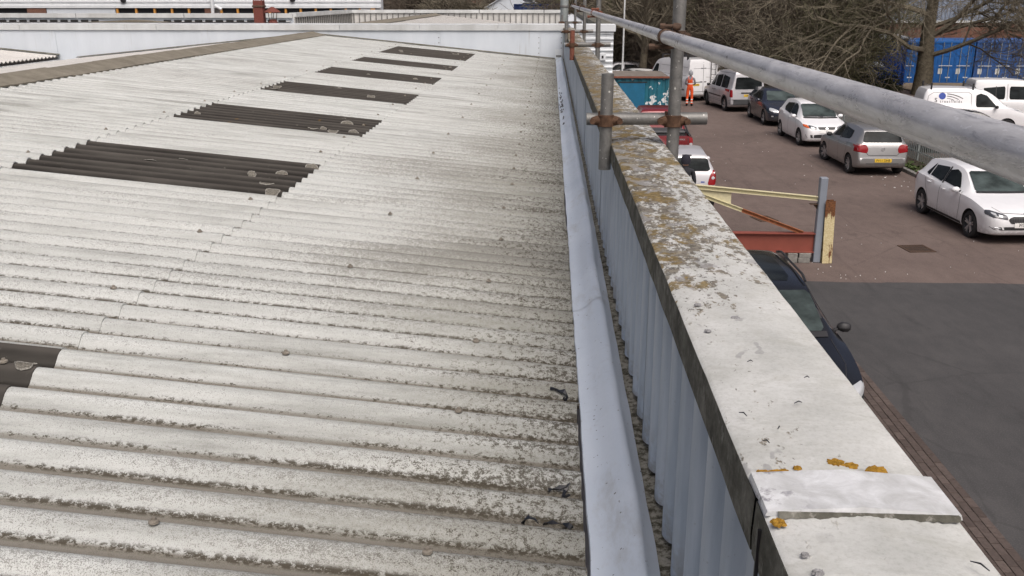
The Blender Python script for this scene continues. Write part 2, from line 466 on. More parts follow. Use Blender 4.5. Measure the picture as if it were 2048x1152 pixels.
M['rust_dark'] = rust_mat('dark_rusty_coupler', (0.045, 0.03, 0.022), (0.085, 0.055, 0.04), (0.14, 0.085, 0.055))
M['rust_red'] = rust_mat('red_oxide_tube', (0.13, 0.05, 0.035), (0.20, 0.075, 0.05), (0.26, 0.12, 0.08))
M['flue_red'] = rust_mat('maroon_flue', (0.10, 0.035, 0.028), (0.16, 0.05, 0.04), (0.21, 0.08, 0.06))
M['bolt'] = rust_mat('roof_bolt', (0.10, 0.09, 0.08), (0.2, 0.18, 0.15), (0.3, 0.28, 0.25))
M['black'] = plain('black_plastic', (0.012, 0.012, 0.014), 0.45)
M['dark'] = plain('dark_void', (0.02, 0.02, 0.02), 0.9)

# ================================================================== our roof
EX, EZ = 0.10, 4.10                    # eaves line (crests)
SLOPE = 0.474 / 4.789                  # rise per metre towards the ridge
RX = -4.76                             # ridge line
YF = 18.96                             # far end wall
def crest(s):
    c = math.cos(2*math.pi*s)
    return 0.0195*(math.copysign(abs(c)**0.8, c)) - 0.0195
def surf(x, y): return EZ + SLOPE*(EX-x) + crest((y-Y0)/P)
_sheet_cache = {}
def sheet_mesh(name, s0, s1, run, rise, mat, lift=0.005, t=0.006, per=12, dirx=-1):
    """corrugated sheet: s0..s1 in pitches, lower end at x=0, running 'run' metres towards dirx while rising"""
    key = (name, round(s0 % 1, 3), round(s1-s0, 3), round(run, 3), mat.name, dirx, per)
    if key in _sheet_cache: return _sheet_cache[key]
    nn = max(2, int(round((s1-s0)*per))); mb = MB()
    L = 5; top, bot = [], []
    for k in range(L):
        u = k/(L-1); a, b = [], []
        for j in range(nn+1):
            s = s0+(s1-s0)*j/nn; y = (s-s0)*P
            z = rise*u + lift*(1-u) + crest(s)
            a.append((dirx*run*u, y, z)); b.append((dirx*run*u, y, z-t))
        top.append(a); bot.append(b)
    mb.grid(top, flip=(dirx > 0)); mb.grid(bot, flip=(dirx < 0))
    n0 = len(mb.v)//2
    W = nn+1
    for j in range(nn):
        mb.f.append((j, j+1, n0+j+1, n0+j)); mb.m.append(0)
        q = (L-1)*W; mb.f.append((q+j+1, q+j, n0+q+j, n0+q+j+1)); mb.m.append(0)
    for k in range(L-1):
        mb.f.append(((k+1)*W, k*W, n0+k*W, n0+(k+1)*W)); mb.m.append(0)
        mb.f.append((k*W+nn, (k+1)*W+nn, n0+(k+1)*W+nn, n0+k*W+nn)); mb.m.append(0)
    me = mb.mesh(name, mat, 50); _sheet_cache[key] = me; return me

roof = thing('corrugated_roof', 'weathered white corrugated cement roof slope with dark rooflights, sloping to the gutter', 'roof', (-2.3, 10, 3.9))
cols = [(-32, -24, 0), (-24, -16, 1), (-16, -8, 0), (-8, 0, 0)]
for k in range(5): cols += [(16*k, 16*k+7.5, 1), (16*k+7.5, 16*k+16, 0)]
cols += [(80, 87.5, 1), (87.5, 95, 1), (95, 101.6, 0)]
rows = [(EX, -1.56), (-1.44, -3.02), (-2.90, -4.70)]
rooflights = []
for (s0, s1, skyl) in cols:
    for ri, (xa, xb) in enumerate(rows):
        isk = skyl and ri == 1
        run = xa-xb
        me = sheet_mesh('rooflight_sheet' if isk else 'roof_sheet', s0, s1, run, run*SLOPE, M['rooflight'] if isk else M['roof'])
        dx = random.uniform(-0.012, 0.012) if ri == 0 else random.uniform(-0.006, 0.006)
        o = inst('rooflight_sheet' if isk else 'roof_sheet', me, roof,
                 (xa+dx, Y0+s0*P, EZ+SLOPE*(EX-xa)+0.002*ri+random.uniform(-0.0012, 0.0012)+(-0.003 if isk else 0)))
        if isk: rooflights.append((o, s0, s1))
# fixings
mb = MB(); mb.lathe([(0.0001, 0.009), (0.005, 0.009), (0.006, 0.004), (0.011, 0.002), (0.012, -0.003)], (0,0,0), (0,0,1), 10)
bolt_me = mb.mesh('bolt', M['bolt'], 40)
for px, step in ((-0.24, 4), (-0.82, 7), (-1.53, 5), (-2.98, 6)):
    s = -22
    while s < 100:
        yy = Y0+s*P; xx = px+random.uniform(-0.012, 0.012)
        inst('bolt', bolt_me, roof, (xx, yy, surf(xx, yy)+0.009), (0, 0, random.random()*3))
        s += step + random.choice((0, 0, 1))
# lichen rings on the rooflights
def lichen(par, cx, cy, rx, ry, rim=True, zoff=0.008):
    n, mb = 18, MB(); jit = [random.uniform(0.8, 1.15) for _ in range(n)]
    rad = [0, 0.5, 0.86, 0.92, 1.0]
    Pn = []
    for rr in rad:
        row = []
        for k in range(n+1):
            a = 2*math.pi*k/n; q = rr*jit[k % n]
            x, y = cx+rx*q*math.cos(a), cy+ry*q*math.sin(a)
            row.append((x, y, surf(x, y)+zoff+(0.003 if rr in (0.92,) else 0)))
        Pn.append(row)
    for i in range(4):
        mb.grid([Pn[i], Pn[i+1]], mi=1 if (i >= 2 and rim) else 0)
    return mb.build('lichen_patch', [M['lichen_in'], M['lichen_rim']], par, 60)
random.seed(21)
for (o, s0, s1) in rooflights:
    ya, yb = Y0+s0*P, Y0+s1*P
    if s0 < -1: continue
    for k in range(7 if s0 < 20 else 4):
        lower = random.random() < 0.7
        cx = random.uniform(-1.86, -1.48) if lower else random.uniform(-2.82, -2.2)
        cy = random.uniform(ya+0.1, yb-0.08)
        r = random.uniform(0.018, 0.048)
        lichen(o, cx, cy, r*1.2, r)
lichen(rooflights[0][0], -1.48, 2.38, 0.03, 0.03); lichen(rooflights[0][0], -1.60, 2.42, 0.035, 0.03)

# ridge capping, one piece to a metre
random.seed(5)
RZ = EZ+SLOPE*(EX-RX)
y = 5.6
ridge_t = thing('ridge_capping', 'brown-grey cement ridge capping along the top of the near roof', 'ridge capping', (RX, 12, RZ-0.1))
mb = MB(); L = 1.075; wing = 0.27; t = 0.012
prof = [(-wing, -wing*SLOPE-0.002), (-0.06, 0.020), (-0.03, 0.034), (0.0, 0.038), (0.03, 0.034), (0.06, 0.020), (wing, -wing*SLOPE-0.002)]
mb.prism(prof+[(a, b-t) for a, b in reversed(prof)], lambda a, b: (a, 0, b), lambda a, b: (a, L, b+0.004))
cap_me = mb.mesh('ridge_cap', M['ridge'], 30)
while y < YF-0.3:
    inst('ridge_cap', cap_me, ridge_t, (RX, y, RZ+0.012+random.uniform(-0.003, 0.003)), (0, 0, random.uniform(-0.004, 0.004)))
    y += 1.04

# the slopes beyond the ridge, running down to a valley gutter and up again
lroof = thing('valley_roof', 'pale corrugated roof beyond the ridge, falling to a valley gutter', 'roof', (-9.7, 13, 3.6))
VX, VZ = -9.55, RZ-SLOPE*(RX+9.55)
for (s0, s1, _) in cols:
    if s0 < 5: continue
    run = (VX+4.85)*-1/2
    for q in range(2):
        xa = VX+run*q
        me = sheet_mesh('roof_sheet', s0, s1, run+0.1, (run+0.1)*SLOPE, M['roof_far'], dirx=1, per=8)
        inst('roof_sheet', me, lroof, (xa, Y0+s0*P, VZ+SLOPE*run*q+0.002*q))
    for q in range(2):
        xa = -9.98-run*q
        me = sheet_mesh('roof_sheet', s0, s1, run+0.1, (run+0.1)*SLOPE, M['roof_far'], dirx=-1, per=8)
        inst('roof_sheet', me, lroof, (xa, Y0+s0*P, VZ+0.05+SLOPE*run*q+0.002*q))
mb = MB(); mb.box(-9.99, -9.53, 5.4, YF-0.02, VZ-0.22, VZ-0.17); mb.box(-9.99, -9.95, 5.4, YF-0.02, VZ-0.17, VZ-0.03); mb.box(-9.57, -9.53, 5.4, YF-0.02, VZ-0.17, VZ-0.06)
mb.build('valley_gutter', M['cap'], lroof)

# ================================================================== gutter
gut = thing('box_gutter', 'pale blue-white lined box gutter between the roof eaves and the parapet', 'gutter', (0.2, 10, 3.9))
random.seed(3)
from mathutils import noise as mnoise
pts = []
Ys = [0.9+0.06*i for i in range(302)]
for yv in Ys:
    if yv > YF-0.03: break
    nz = mnoise.noise(Vector((yv*1.1, 0.3, 0))); n2 = mnoise.noise(Vector((yv*3.7, 5.3, 0))); n3 = mnoise.noise(Vector((yv*6, 9.1, 0)))
    xl = 0.108+0.003*n3+0.003*n2
    fx = 0.203+0.009*nz+0.003*n2
    row = [(xl-0.012, yv, 4.100+0.002*n3), (xl-0.010, yv, 4.107+0.002*n3), (xl+0.012, yv, 4.112+0.002*n2), (xl+0.04, yv, 4.128+0.003*nz), (fx-0.034, yv, 4.152+0.004*n2),
           (fx-0.016, yv, 4.162+0.004*nz), (fx-0.004, yv, 4.164+0.004*nz), (fx+0.006, yv, 4.158+0.004*nz),
           (fx+0.012+0.004*n2, yv, 4.145), (0.236+0.002*n3, yv, 4.131)]
    pts.append(row)
for i0 in range(0, len(pts)-1, 41):
    seg = pts[i0:i0+43]
    if len(seg) < 2: continue
    mb = MB(); mb.grid([[(x, y, z+0.0025*(1-k/len(seg))) for x, y, z in r] for k, r in enumerate(seg)], flip=True)
    mb.build('lining_sheet', M['liner'], gut, 55)
mb = MB(); bedp = []
for i in range(150):
    yv = 0.9+i*0.1207
    bedp.append([(0.17, yv, 4.02), (0.205, yv, 4.118), (0.24, yv, 4.125+0.004*mnoise.noise(Vector((yv*5, 1, 0)))), (0.27, yv, 4.128+0.005*mnoise.noise(Vector((yv*6, 2, 0)))), (0.33, yv, 4.13)])
mb.grid(bedp, flip=True); mb.build('gutter_bed', M['bed'], gut, 60)
mb = MB(); mb.box(0.085, 0.215, YF-0.12, YF-0.10, 4.12, 4.30)
mb.build('stop_end', M['white_clad'], gut)
mb = MB(); mb.box(0.10, 0.205, YF-0.32, YF-0.26, 4.16, 4.20)
mb.build('outlet_grating', M['galv'], gut)

# ================================================================== parapet
par = thing('parapet_wall', 'parapet with pale blue ribbed inner cladding and lichen-covered cement coping', 'parapet', (0.35, 10, 0))
CX0, CX1, CZ = 0.241, 0.451, 4.71
# rolled ribs of the inner cladding: one sheet = 5 ribs
pit = 0.152
def rib(s):
    u = s % 1.0
    c = math.cos(2*math.pi*u)
    return 0.0155*(math.copysign(abs(c)**0.6, c))
def clad_sheet(nrib):
    mb = MB(); n = nrib*14; a, b = [], []
    for zz in (4.146, 4.30, 4.66):
        a.append([(0.268-rib(j/14.0), j*pit/14.0, zz) for j in range(n+1)])
    mb.grid(a, flip=False)
    mb.grid([[(x+0.002, y, z) for x, y, z in r] for r in a], flip=True)
    return mb.mesh('cladding_sheet', M['clad'], 60)
cm = clad_sheet(5); yv = 0.7
while yv < YF-0.1:
    o = inst('cladding_sheet', cm, par, (random.uniform(-0.0015, 0.0015), yv, 0)); yv += 5*pit-0.001
# coping pieces with turned-down lips
lip_d = 0.074
def coping_piece(y0, y1, mat, seed):
    random.seed(seed)
    n = max(4, int((y1-y0)/0.05)); mb = MB(); rows_ = []
    ph = random.random()*10
    for i in range(n+1):
        yv = y0+(y1-y0)*i/n
        q = mnoise.noise(Vector((yv*2.2, ph, 0)))*0.0018; q2 = mnoise.noise(Vector((yv*9, ph, 3)))*0.0022
        rows_.append([(CX0-0.001+q2, yv, CZ-0.004), (CX0+0.005+q2, yv, CZ+0.001+q), (CX0+0.05, yv, CZ+0.003+q), ((CX0+CX1)/2, yv, CZ+0.006+q), (CX1-0.05, yv, CZ+0.003+q),
                      (CX1-0.006+q2, yv, CZ+q), (CX1+q2, yv, CZ-0.005), (CX1, yv, CZ-lip_d), (CX1-0.014, yv, CZ-lip_d), (CX1-0.014, yv, CZ-0.02), (CX0+0.014, yv, CZ-0.02)])
    mb.grid(rows_, flip=True)
    for e, fl in ((0, 1), (n, 0)):
        k = len(rows_[0]); idx = tuple(e*k+j for j in range(k)); mb.f.append(idx if fl else idx[::-1]); mb.m.append(0)
    o = mb.build('coping_piece', mat, par, 40)
    mb = MB(); rr = []
    for i in range(n+1):
        yv = y0+(y1-y0)*i/n; q2 = mnoise.noise(Vector((yv*6, ph, 7)))
        b = CZ-lip_d-0.006*q2
        rr.append([(CX0+0.012, yv, b), (CX0-0.002, yv, b), (CX0-0.003+0.0012*q2, yv, CZ-0.05), (CX0-0.0015, yv, CZ-0.004), (CX0+0.012, yv, CZ-0.022)])
    mb.grid(rr, flip=True)
    mb.build('coping_lip', M['lip'], o, 50)
    return o
joints = [0.35, 0.945, 3.42, 5.9, 8.35, 10.8, 13.3, 15.8, YF-0.02]
for i in range(len(joints)-1):
    coping_piece(joints[i]+0.004, joints[i+1]-0.004, M['coping_clean'] if i == 0 else M['coping'], 40+i)
# cover strip over the nearest joint: white plate standing on a bed of mortar
mb = MB()
def strip_shape(y0, y1, z0, z1, ov):
    return [(CX0-ov, z0), (CX0-ov+0.002, z1-0.001), (CX0+0.07, z1+0.003), ((CX0+CX1)/2, z1+0.005), (CX1-0.07, z1+0.003), (CX1+ov-0.002, z1-0.001), (CX1+ov, z0)]
sh = strip_shape(0, 0, CZ+0.001, CZ+0.008, 0.001)
mb.prism(sh, lambda a, b: (a, 0.897+0.006*math.cos((a-0.34)*9), b), lambda a, b: (a, 0.984+0.004*math.cos((a-0.3)*9), b))
st = mb.build('joint_cover', M['strip'], par)
mb = MB(); random.seed(9)
mp = []
for j in range(41):
    x = CX0+0.012+(CX1-CX0-0.016)*j/40; yb = 0.897+0.006*math.cos((x-0.34)*9)
    mp.append([(x, yb+0.02, CZ+0.005), (x, yb-0.003-random.random()*0.003, CZ+0.0075), (x, yb-0.007-random.random()*0.004, CZ+0.003)])
mb.grid(mp); mb.build('mortar_bed', M['lip'], st, 80)
def coping_lichen(cx, cy, r, ry, mat):
    n, mb = 22, MB(); jit = [random.uniform(0.7, 1.2) for _ in range(n)]
    Pn = []
    for rr, dz in ((0, .001), (0.5, .0018), (0.85, .0018), (1.0, -.001)):
        Pn.append([(cx+r*rr*jit[k % n]*math.cos(2*math.pi*k/n), cy+ry*rr*jit[k % n]*math.sin(2*math.pi*k/n), CZ+0.0055+dz+random.uniform(-.0006, .0006)) for k in range(n+1)])
    for i in range(3): mb.grid([Pn[i], Pn[i+1]])
    return mb.build('lichen_patch', mat, par, 60)
for cx, cy, r, ry in ((0.349, 1.018, 0.012, 0.010), (0.366, 1.012, 0.009, 0.007), (0.392, 1.002, 0.013, 0.010), (0.276, 0.993, 0.014, 0.005), (0.30, 1.003, 0.005, 0.004), (0.256, 0.992, 0.008, 0.003), (0.385, 0.990, 0.008, 0.003)):
    coping_lichen(cx, cy, r, ry, M['lichen_gold'])
coping_lichen(0.25, 0.880, 0.009, 0.008, M['lichen_gold'])
for cx, cy, r in ((0.262, 0.82, 0.004), (0.267, 0.79, 0.006), (0.33, 1.55, 0.008), (0.27, 1.48, 0.006), (0.275, 1.62, 0.007)):
    coping_lichen(cx, cy, r, r*0.9, M['lichen_grey'])
# thin fissure in the nearest lip, outer wall below
mb = MB(); mb.box(CX0-0.0062, CX0-0.002, 0.905, 0.9085, CZ-0.13, CZ-0.02)
mb.build('lip_joint', M['black'], par)
mb = MB(); mb.box(0.30, 0.43, 0.3, YF-0.1, 0, CZ-0.03)
mb.build('outer_wall', M['white_clad'], par)
# ================================================================== far end wall of our roof
random.seed(11)
ew = thing('end_wall', 'long pale grey end wall with white metal capping across the far end of the roof', 'wall', (-5, YF+0.1, 3.5))
mb = MB(); mb.box(-16.2, 0.235, YF+0.02, YF+0.22, 3.0, 4.70); mb.build('wall_core', M['endwall'], ew)
x = -16.2
xs = [-16.2, -13.4, -10.0, -7.0, -4.45, -2.2, -0.21, 0.235]
for i in range(len(xs)-1):
    mb = MB(); mb.box(xs[i]+0.002, xs[i+1]-0.002, YF-0.004*(i % 2)-0.003, YF+0.018, 3.4, 4.69)
    mb.build('wall_panel', M['endwall'], ew)
    for k in range(5):
        mb = MB(); mb.lathe([(0.0001, -0.012), (0.008, -0.011), (0.011, -0.004)], (xs[i+1]-0.03, YF, 4.12+0.1*k), (0, 1, 0), 8)
        if xs[i] > -8: mb.build('rivet', M['galv'], ew)
cx = [-16.3, -13.4, -10.7, -7.9, -5.75, -4.2, -2.6, -1.05, 0.30]
for i in range(len(cx)-1):
    mb = MB(); x0, x1 = cx[i]+0.004, cx[i+1]-0.004; dz = random.uniform(-0.004, 0.004)
    pr = [(YF-0.035, 4.655), (YF-0.04, 4.765+dz), (YF+0.27, 4.785+dz), (YF+0.275, 4.66), (YF+0.268, 4.66), (YF+0.262, 4.772+dz), (YF-0.03, 4.752+dz), (YF-0.028, 4.655)]
    mb.prism(pr, lambda a, b: (x0, a, b), lambda a, b: (x1, a, b))
    mb.build('capping', M['cap'], ew)
# roof-edge flashing where the slope meets the wall
mb = MB()
for xa, xb in ((EX-0.02, RX), (RX, -9.6), (-9.95, -15)):
    za = surf(xa, Y0); zb = EZ+SLOPE*(EX-xb)
    if xa == RX: za, zb = RZ, VZ
    if xa < -9: za, zb = VZ+0.05, VZ+0.05+SLOPE*5.05
    mb.add([(xa, YF-0.10, za+0.012), (xb, YF-0.10, zb+0.012), (xb, YF-0.012, zb+0.03), (xa, YF-0.012, za+0.03)], [(0, 1, 2, 3)])
mb.build('flashing', M['lip'], ew)

# ================================================================== neighbouring roofs behind the end wall
nb = thing('neighbouring_roof', 'pale gabled roof with brown ridge enclosed by a white ribbed parapet', 'roof', (-4, 30, 3.4))
for side in (-1, 1):
    for k in range(19):
        mb = MB(); ya = 20.2+k*1.04; dz = random.uniform(-0.004, 0.004)
        a = (RX+side*0.02); b = RX+side*(4.75 if side > 0 else 3.55)
        za, zb = RZ+0.05, RZ+0.05-abs(b-a)*SLOPE*1.05
        mb.add([(a, ya, za+dz), (b, ya, zb+dz), (b, ya+1.03, zb+dz), (a, ya+1.03, za+dz), (a, ya, za-0.05), (b, ya, zb-0.05), (b, ya+1.03, zb-0.05), (a, ya+1.03, za-0.05)],
               [(0,1,2,3),(7,6,5,4),(0,4,5,1),(1,5,6,2),(2,6,7,3),(3,7,4,0)])
        mb.build('roof_sheet', M['roof_far'], nb)
for k in range(18):
    inst('ridge_cap', cap_me, nb, (RX, 20.3+k*1.06, RZ+0.075))
def ribbed_wall(parent, a, b, z0, z1, pitch, mat, face):
    """upright sheet from a to b (xy) with raised standing ribs, every rib a part"""
    a, b = Vector((*a, 0)), Vector((*b, 0)); d = (b-a); L = d.length; d.normalize(); nrm = Vector((d.y, -d.x, 0))*face
    def slab(u0, u1, w0, w1, za, zb, name, m):
        q = [a+d*u0+nrm*w0, a+d*u1+nrm*w0, a+d*u1+nrm*w1, a+d*u0+nrm*w1]
        mb = MB(); mb.add([(*p.xy, za) for p in q]+[(*p.xy, zb) for p in q], [(3,2,1,0),(4,5,6,7),(0,1,5,4),(1,2,6,5),(2,3,7,6),(3,0,4,7)])
        return mb.build(name, m, parent)
    slab(0, L, -0.12, 0.0, z0, z1, 'wall_sheet', mat)
    u = pitch/2
    while u < L:
        slab(u-0.018, u+0.018, 0.001, 0.05, z0, z1-0.02, 'rib', M['galv']); u += pitch
    u = 0
    while u < L-0.1:
        e = min(L, u+2.7); slab(u+0.01, e-0.02, -0.16, 0.07, z1+0.002, z1+0.13, 'capping', M['cap']); u = e
ribbed_wall(nb, (-8.4, 40.2), (0.45, 40.2), 4.2, 4.69, 0.235, M['white_sheet'], 1)
ribbed_wall(nb, (-8.4, 31.2), (-8.4, 40.2), 4.2, 4.69, 0.30, M['white_sheet'], 1)
# white upstand between the two blocks
up = thing('flashed_upstand', 'low white flashed upstand just behind the end wall', 'upstand', (-9, 21.5, 4))
mb = MB(); mb.box(-24, 0.22, 20.6, 21.9, 4.1, 4.685); mb.build('upstand_core', M['endwall'], up)
xx = -24
while xx < 0.1:
    mb = MB(); mb.box(xx+0.004, min(0.24, xx+3.0)-0.004, 20.56, 21.94, 4.687, 4.705); mb.build('flashing_sheet', M['cap'], up); xx += 3.0
# long white parapet to the left
lp = thing('white_parapet', 'long white parapet with dashed row of gutter brackets at upper left', 'parapet', (-16, 31.2, 4))
mb = MB(); mb.box(-30, -8.42, 31.15, 31.4, 4.0, 4.66); mb.build('wall_sheet', M['endwall'], lp)
xx = -30
while xx < -8.6:
    e = min(-8.42, xx+3.6)
    mb = MB(); mb.box(xx+0.012, e-0.012, 31.05, 31.5, 4.662, 4.80); mb.build('capping', M['cap'], lp); xx = e
mb = MB(); mb.box(-30, -8.5, 31.03, 31.14, 4.535, 4.56); mb.build('gutter_rail', M['cap'], lp)
mb = MB(); mb.box(-0.12, 0.12, 31.0, 31.028, 4.53, 4.60); br = mb.mesh('bracket', M['dark'])
xx = -29.8
while xx < -8.7:
    if not (-14.8 < xx < -12.6): inst('bracket', br, lp, (xx, 0, 0))
    xx += 0.345
mb = MB(); mb.prism([(-15.2, 4.53), (-13.8, 4.60), (-13.3, 4.60), (-12.4, 4.53)], lambda a, b: (a, 30.4, b), lambda a, b: (a, 31.02, b)); mb.build('ridge_end', M['ridge'], lp)

# flue and cowl
fl = thing('square_flue', 'rust-red square flue pipe standing behind the end wall', 'flue', (-7.2, 24.0, 4.6))
FY = 24.0
fx = (523-1103)*23.4/1850-0.0
mb = MB(); mb.cbox(fx-0.12, fx+0.12, FY-0.12, FY+0.12, 4.60, 5.22, 0.012); mb.build('shaft', M['flue_red'], fl)
mb = MB(); mb.cbox(fx-0.14, fx+0.14, FY-0.14, FY+0.14, 5.05, 5.10, 0.01); mb.build('collar', M['rust_dark'], fl)
for dx in (-0.1, 0.1):
    for dy in (-0.1, 0.1):
        mb = MB(); mb.tube((fx+dx, FY+dy, 5.2), (fx+dx, FY+dy, 5.36), 0.012, n=6); mb.build('cowl_leg', M['galv'], fl)
mb = MB(); mb.cbox(fx-0.17, fx+0.17, FY-0.17, FY+0.17, 5.36, 5.39, 0.008); mb.build('cowl_plate', M['galv'], fl)
fx2 = (549-1103)*23.4/1850
cw = thing('cowled_vent', 'short rust-red vent with a pointed cowl beside the square flue', 'vent', (fx2, FY, 4.6))
mb = MB(); mb.lathe([(0.115, 0), (0.115, 0.10), (0.085, 0.12), (0.085, 0.16), (0.08, 0.16)], (fx2, FY, 4.60), (0, 0, 1), 20); mb.build('spigot', M['flue_red'], cw, 40)
for k in range(4):
    mb = MB(); a = k*math.pi/2+0.5; mb.tube((fx2+0.085*math.cos(a), FY+0.085*math.sin(a), 4.7), (fx2+0.11*math.cos(a), FY+0.11*math.sin(a), 4.95), 0.009, n=6)
    mb.build('stay', M['rust_dark'], cw)
mb = MB(); mb.lathe([(0.21, 0), (0.20, 0.02), (0.07, 0.11), (0.03, 0.13), (0.0001, 0.135)], (fx2, FY, 4.93), (0, 0, 1), 20); mb.build('cowl', M['flue_red'], cw, 40)
# round metal flue by the corner
rf = thing('round_metal_flue', 'tall grey round metal flue at the corner of the end wall', 'flue', (0.265, 19.75, 4.6))
mb = MB(); mb.lathe([(0.082, 0), (0.082, 1.2), (0.086, 1.2), (0.086, 1.25), (0.08, 1.25)], (0.265, 19.75, 4.3), (0, 0, 1), 24); mb.build('pipe', M['galv_fence'], rf, 40)
mb = MB(); mb.lathe([(0.088, 0), (0.091, 0.01), (0.091, 0.04), (0.088, 0.05)], (0.265, 19.75, 5.08), (0, 0, 1), 24); mb.build('clamp_band', M['galv'], rf, 40)
mb = MB(); mb.path([(0.33, 19.66, 4.86), (0.345, 19.62, 4.93), (0.36, 19.6, 4.92), (0.40, 19.58, 4.96), (0.44, 19.6, 4.95)], 0.009, 6); mb.build('tied_rag', M['white_clad'], rf)

# white block that stands forward of our facade
wb = thing('white_clad_block', 'white horizontally ribbed end of the neighbouring unit past the scaffold', 'building', (0.9, 25, 0))
prof = []
z = 0.0
while z < 4.60:
    prof += [(0.0, z), (0.0, z+0.06), (-0.03, z+0.075), (-0.03, z+0.10), (0.0, z+0.115)]; z += 0.115
mb = MB(); mb.grid([[(x, 20.02+d, zz) for d, zz in prof] for x in (0.50, 1.30)], flip=False)
mb.grid([[(1.30-d*0+0.0, y, zz) for d, zz in prof] for y in (20.02, 42)], flip=False)
mb.build('profiled_sheet', M['white_clad'], wb)
mb = MB(); mb.box(0.48, 1.29, 20.06, 42, 0, 4.6); mb.build('wall_core', M['white_clad'], wb)
mb = MB(); mb.cbox(0.49, 1.34, 19.96, 20.30, 4.60, 4.755, 0.01); mb.build('capping', M['white_clad'], wb)
yy = 20.32
while yy < 41.5:
    mb = MB(); mb.cbox(0.98, 1.33, yy, yy+2.38, 4.61, 4.75, 0.01); mb.build('coping_piece', M['lip'], wb); yy += 2.4
mb = MB(); mb.cbox(1.02, 1.15, 19.93, 19.985, 4.02, 4.18, 0.01); ab = mb.build('alarm_box', M['white_clad'], wb)
mb = MB(); mb.box(1.06, 1.10, 19.92, 19.929, 4.07, 4.12); mb.build('alarm_label', M['black'], ab)

# ================================================================== scaffold clamped to the parapet
TR = 0.02415
sc = thing('scaffold_guardrail', 'scaffold-tube guardrail clamped over the parapet coping', 'scaffold', (0.476, 9, 0))
SX, RXX, RZZ, TZ, SHX = 0.476, 0.4265, 5.1155, 4.80, 0.2165
SY = [3.63, 9.80, 13.90, 19.26]
def ring_band(mb, o, ax, r, w_, t=0.006, n=20):
    o, ax = Vector(o), Vector(ax).normalized()
    mb.lathe([(r, -w_/2), (r+t, -w_/2+0.002), (r+t, w_/2-0.002), (r, w_/2)], o, ax, n, closed=True)
def right_angle_coupler(x, y, z, mat, sgn=1):
    """band round an upright tube at (x,y) and band round a cross tube behind it, with flaps, bolts and nuts"""
    mb = MB()
    ring_band(mb, (x, y, z), (0, 0, 1), TR, 0.046, 0.0075)
    # cheeks that bulge to both sides, tapering to the bolt lugs
    for s in (-1, 1):
        mb.lathe([(0.020, 0), (0.0185, 0.012), (0.014, 0.026), (0.0085, 0.034), (0.0001, 0.036)], (x+s*(TR+0.001), y-0.001, z), (s, -0.12, 0), 10)
        mb.tube((x+s*0.052, y-0.024, z), (x+s*0.052, y+0.048, z), 0.0065, n=8)
        mb.tube((x+s*0.052, y-0.031, z), (x+s*0.052, y-0.017, z), 0.0125, n=6)
    ring_band(mb, (x-0.004, y+2*TR, z), (1, 0, 0), TR, 0.05, 0.007)
    mb.cbox(x-0.03, x+0.03, y+TR-0.006, y+TR+0.006, z-0.02, z+0.02, 0.004)
    return mb.build('coupler', mat, sc, 40)
def rail_coupler(x, y, z, mat):
    """coupler joining the guard rail (along Y) to a standard"""
    mb = MB(); o = Vector((RXX, y-0.045, z))
    for dy in (0, 0.032):
        ring_band(mb, (RXX, y-0.062+dy, z), (0, 1, 0), TR, 0.014, 0.0055)
    ring_band(mb, (SX, y, z), (0, 0, 1), TR, 0.044, 0.007)
    mb.cbox(RXX-0.002, SX-0.01, y-0.06, y-0.018, z-0.02, z+0.02, 0.005)
    mb.tube((RXX-0.02, y-0.046, z+TR+0.014), (RXX+0.055, y-0.046, z+TR+0.014), 0.0075, n=8)
    mb.tube((RXX-0.024, y-0.046, z+TR+0.014), (RXX-0.004, y-0.046, z+TR+0.014), 0.0115, n=6)
    mb.lathe([(0.0001, 0.018), (0.012, 0.016), (0.015, 0.0), (0.012, -0.012), (0.0001, -0.014)], (RXX+0.036, y-0.046, z+TR+0.012), (1, 0, 0), 10)
    mb.tube((RXX-0.055, y-0.05, z-TR-0.012), (RXX+0.03, y-0.05, z-TR-0.012), 0.0075, n=8)
    mb.tube((RXX-0.062, y-0.05, z-TR-0.012), (RXX-0.04, y-0.05, z-TR-0.012), 0.0125, n=6)
    mb.tube((SX+0.03, y-0.05, z+0.004), (SX+0.03, y+0.045, z+0.004), 0.008, n=8)
    mb.tube((SX+0.03, y-0.06, z+0.004), (SX+0.03, y-0.035, z+0.004), 0.0125, n=6)
    return mb.build('coupler', mat, sc, 40)
for i, yv in enumerate(SY):
    mb = MB(); mb.pipe((SX, yv, 0.02), (SX+0.003, yv, 6.3), TR); mb.build('standard', M['galv'], sc, 40)
    mb = MB(); mb.pipe((0.143, yv+2*TR, TZ), (0.612, yv+2*TR, TZ+0.004), TR); mb.build('transom', M['galv'], sc, 40)
    dz = (0.178, 0.19) if i == 0 else (0.145, 0.15)
    mb = MB(); mb.pipe((SHX, yv, TZ-dz[1]), (SHX+0.002, yv, TZ+dz[0]), TR)
    o = mb.build('clamp_tube', M['rust_red'] if i == 1 else M['galv'], sc, 40)
    if i == 1: o['label'] = 'rust-red short clamp tube'
    right_angle_coupler(SHX, yv, TZ, M['rust'])
    right_angle_coupler(SX, yv, TZ, M['rust'] if i < 1 else M['rust_dark'])
    rail_coupler(SX, yv-0.0, RZZ, M['rust_dark'] if i != 1 else M['rust_red'])
for ya, yb, dz in ((-1.2, 3.50, 0.0), (3.50, 9.70, -0.0015), (9.705, 14.9, 0.001), (14.905, 20.2, 0.0)):
    mb = MB(); mb.pipe((RXX, ya, RZZ+dz), (RXX, yb, RZZ+dz), TR-(0.0006 if ya > 3 else 0), n=40); mb.build('guard_rail', M['alu'], sc, 60)
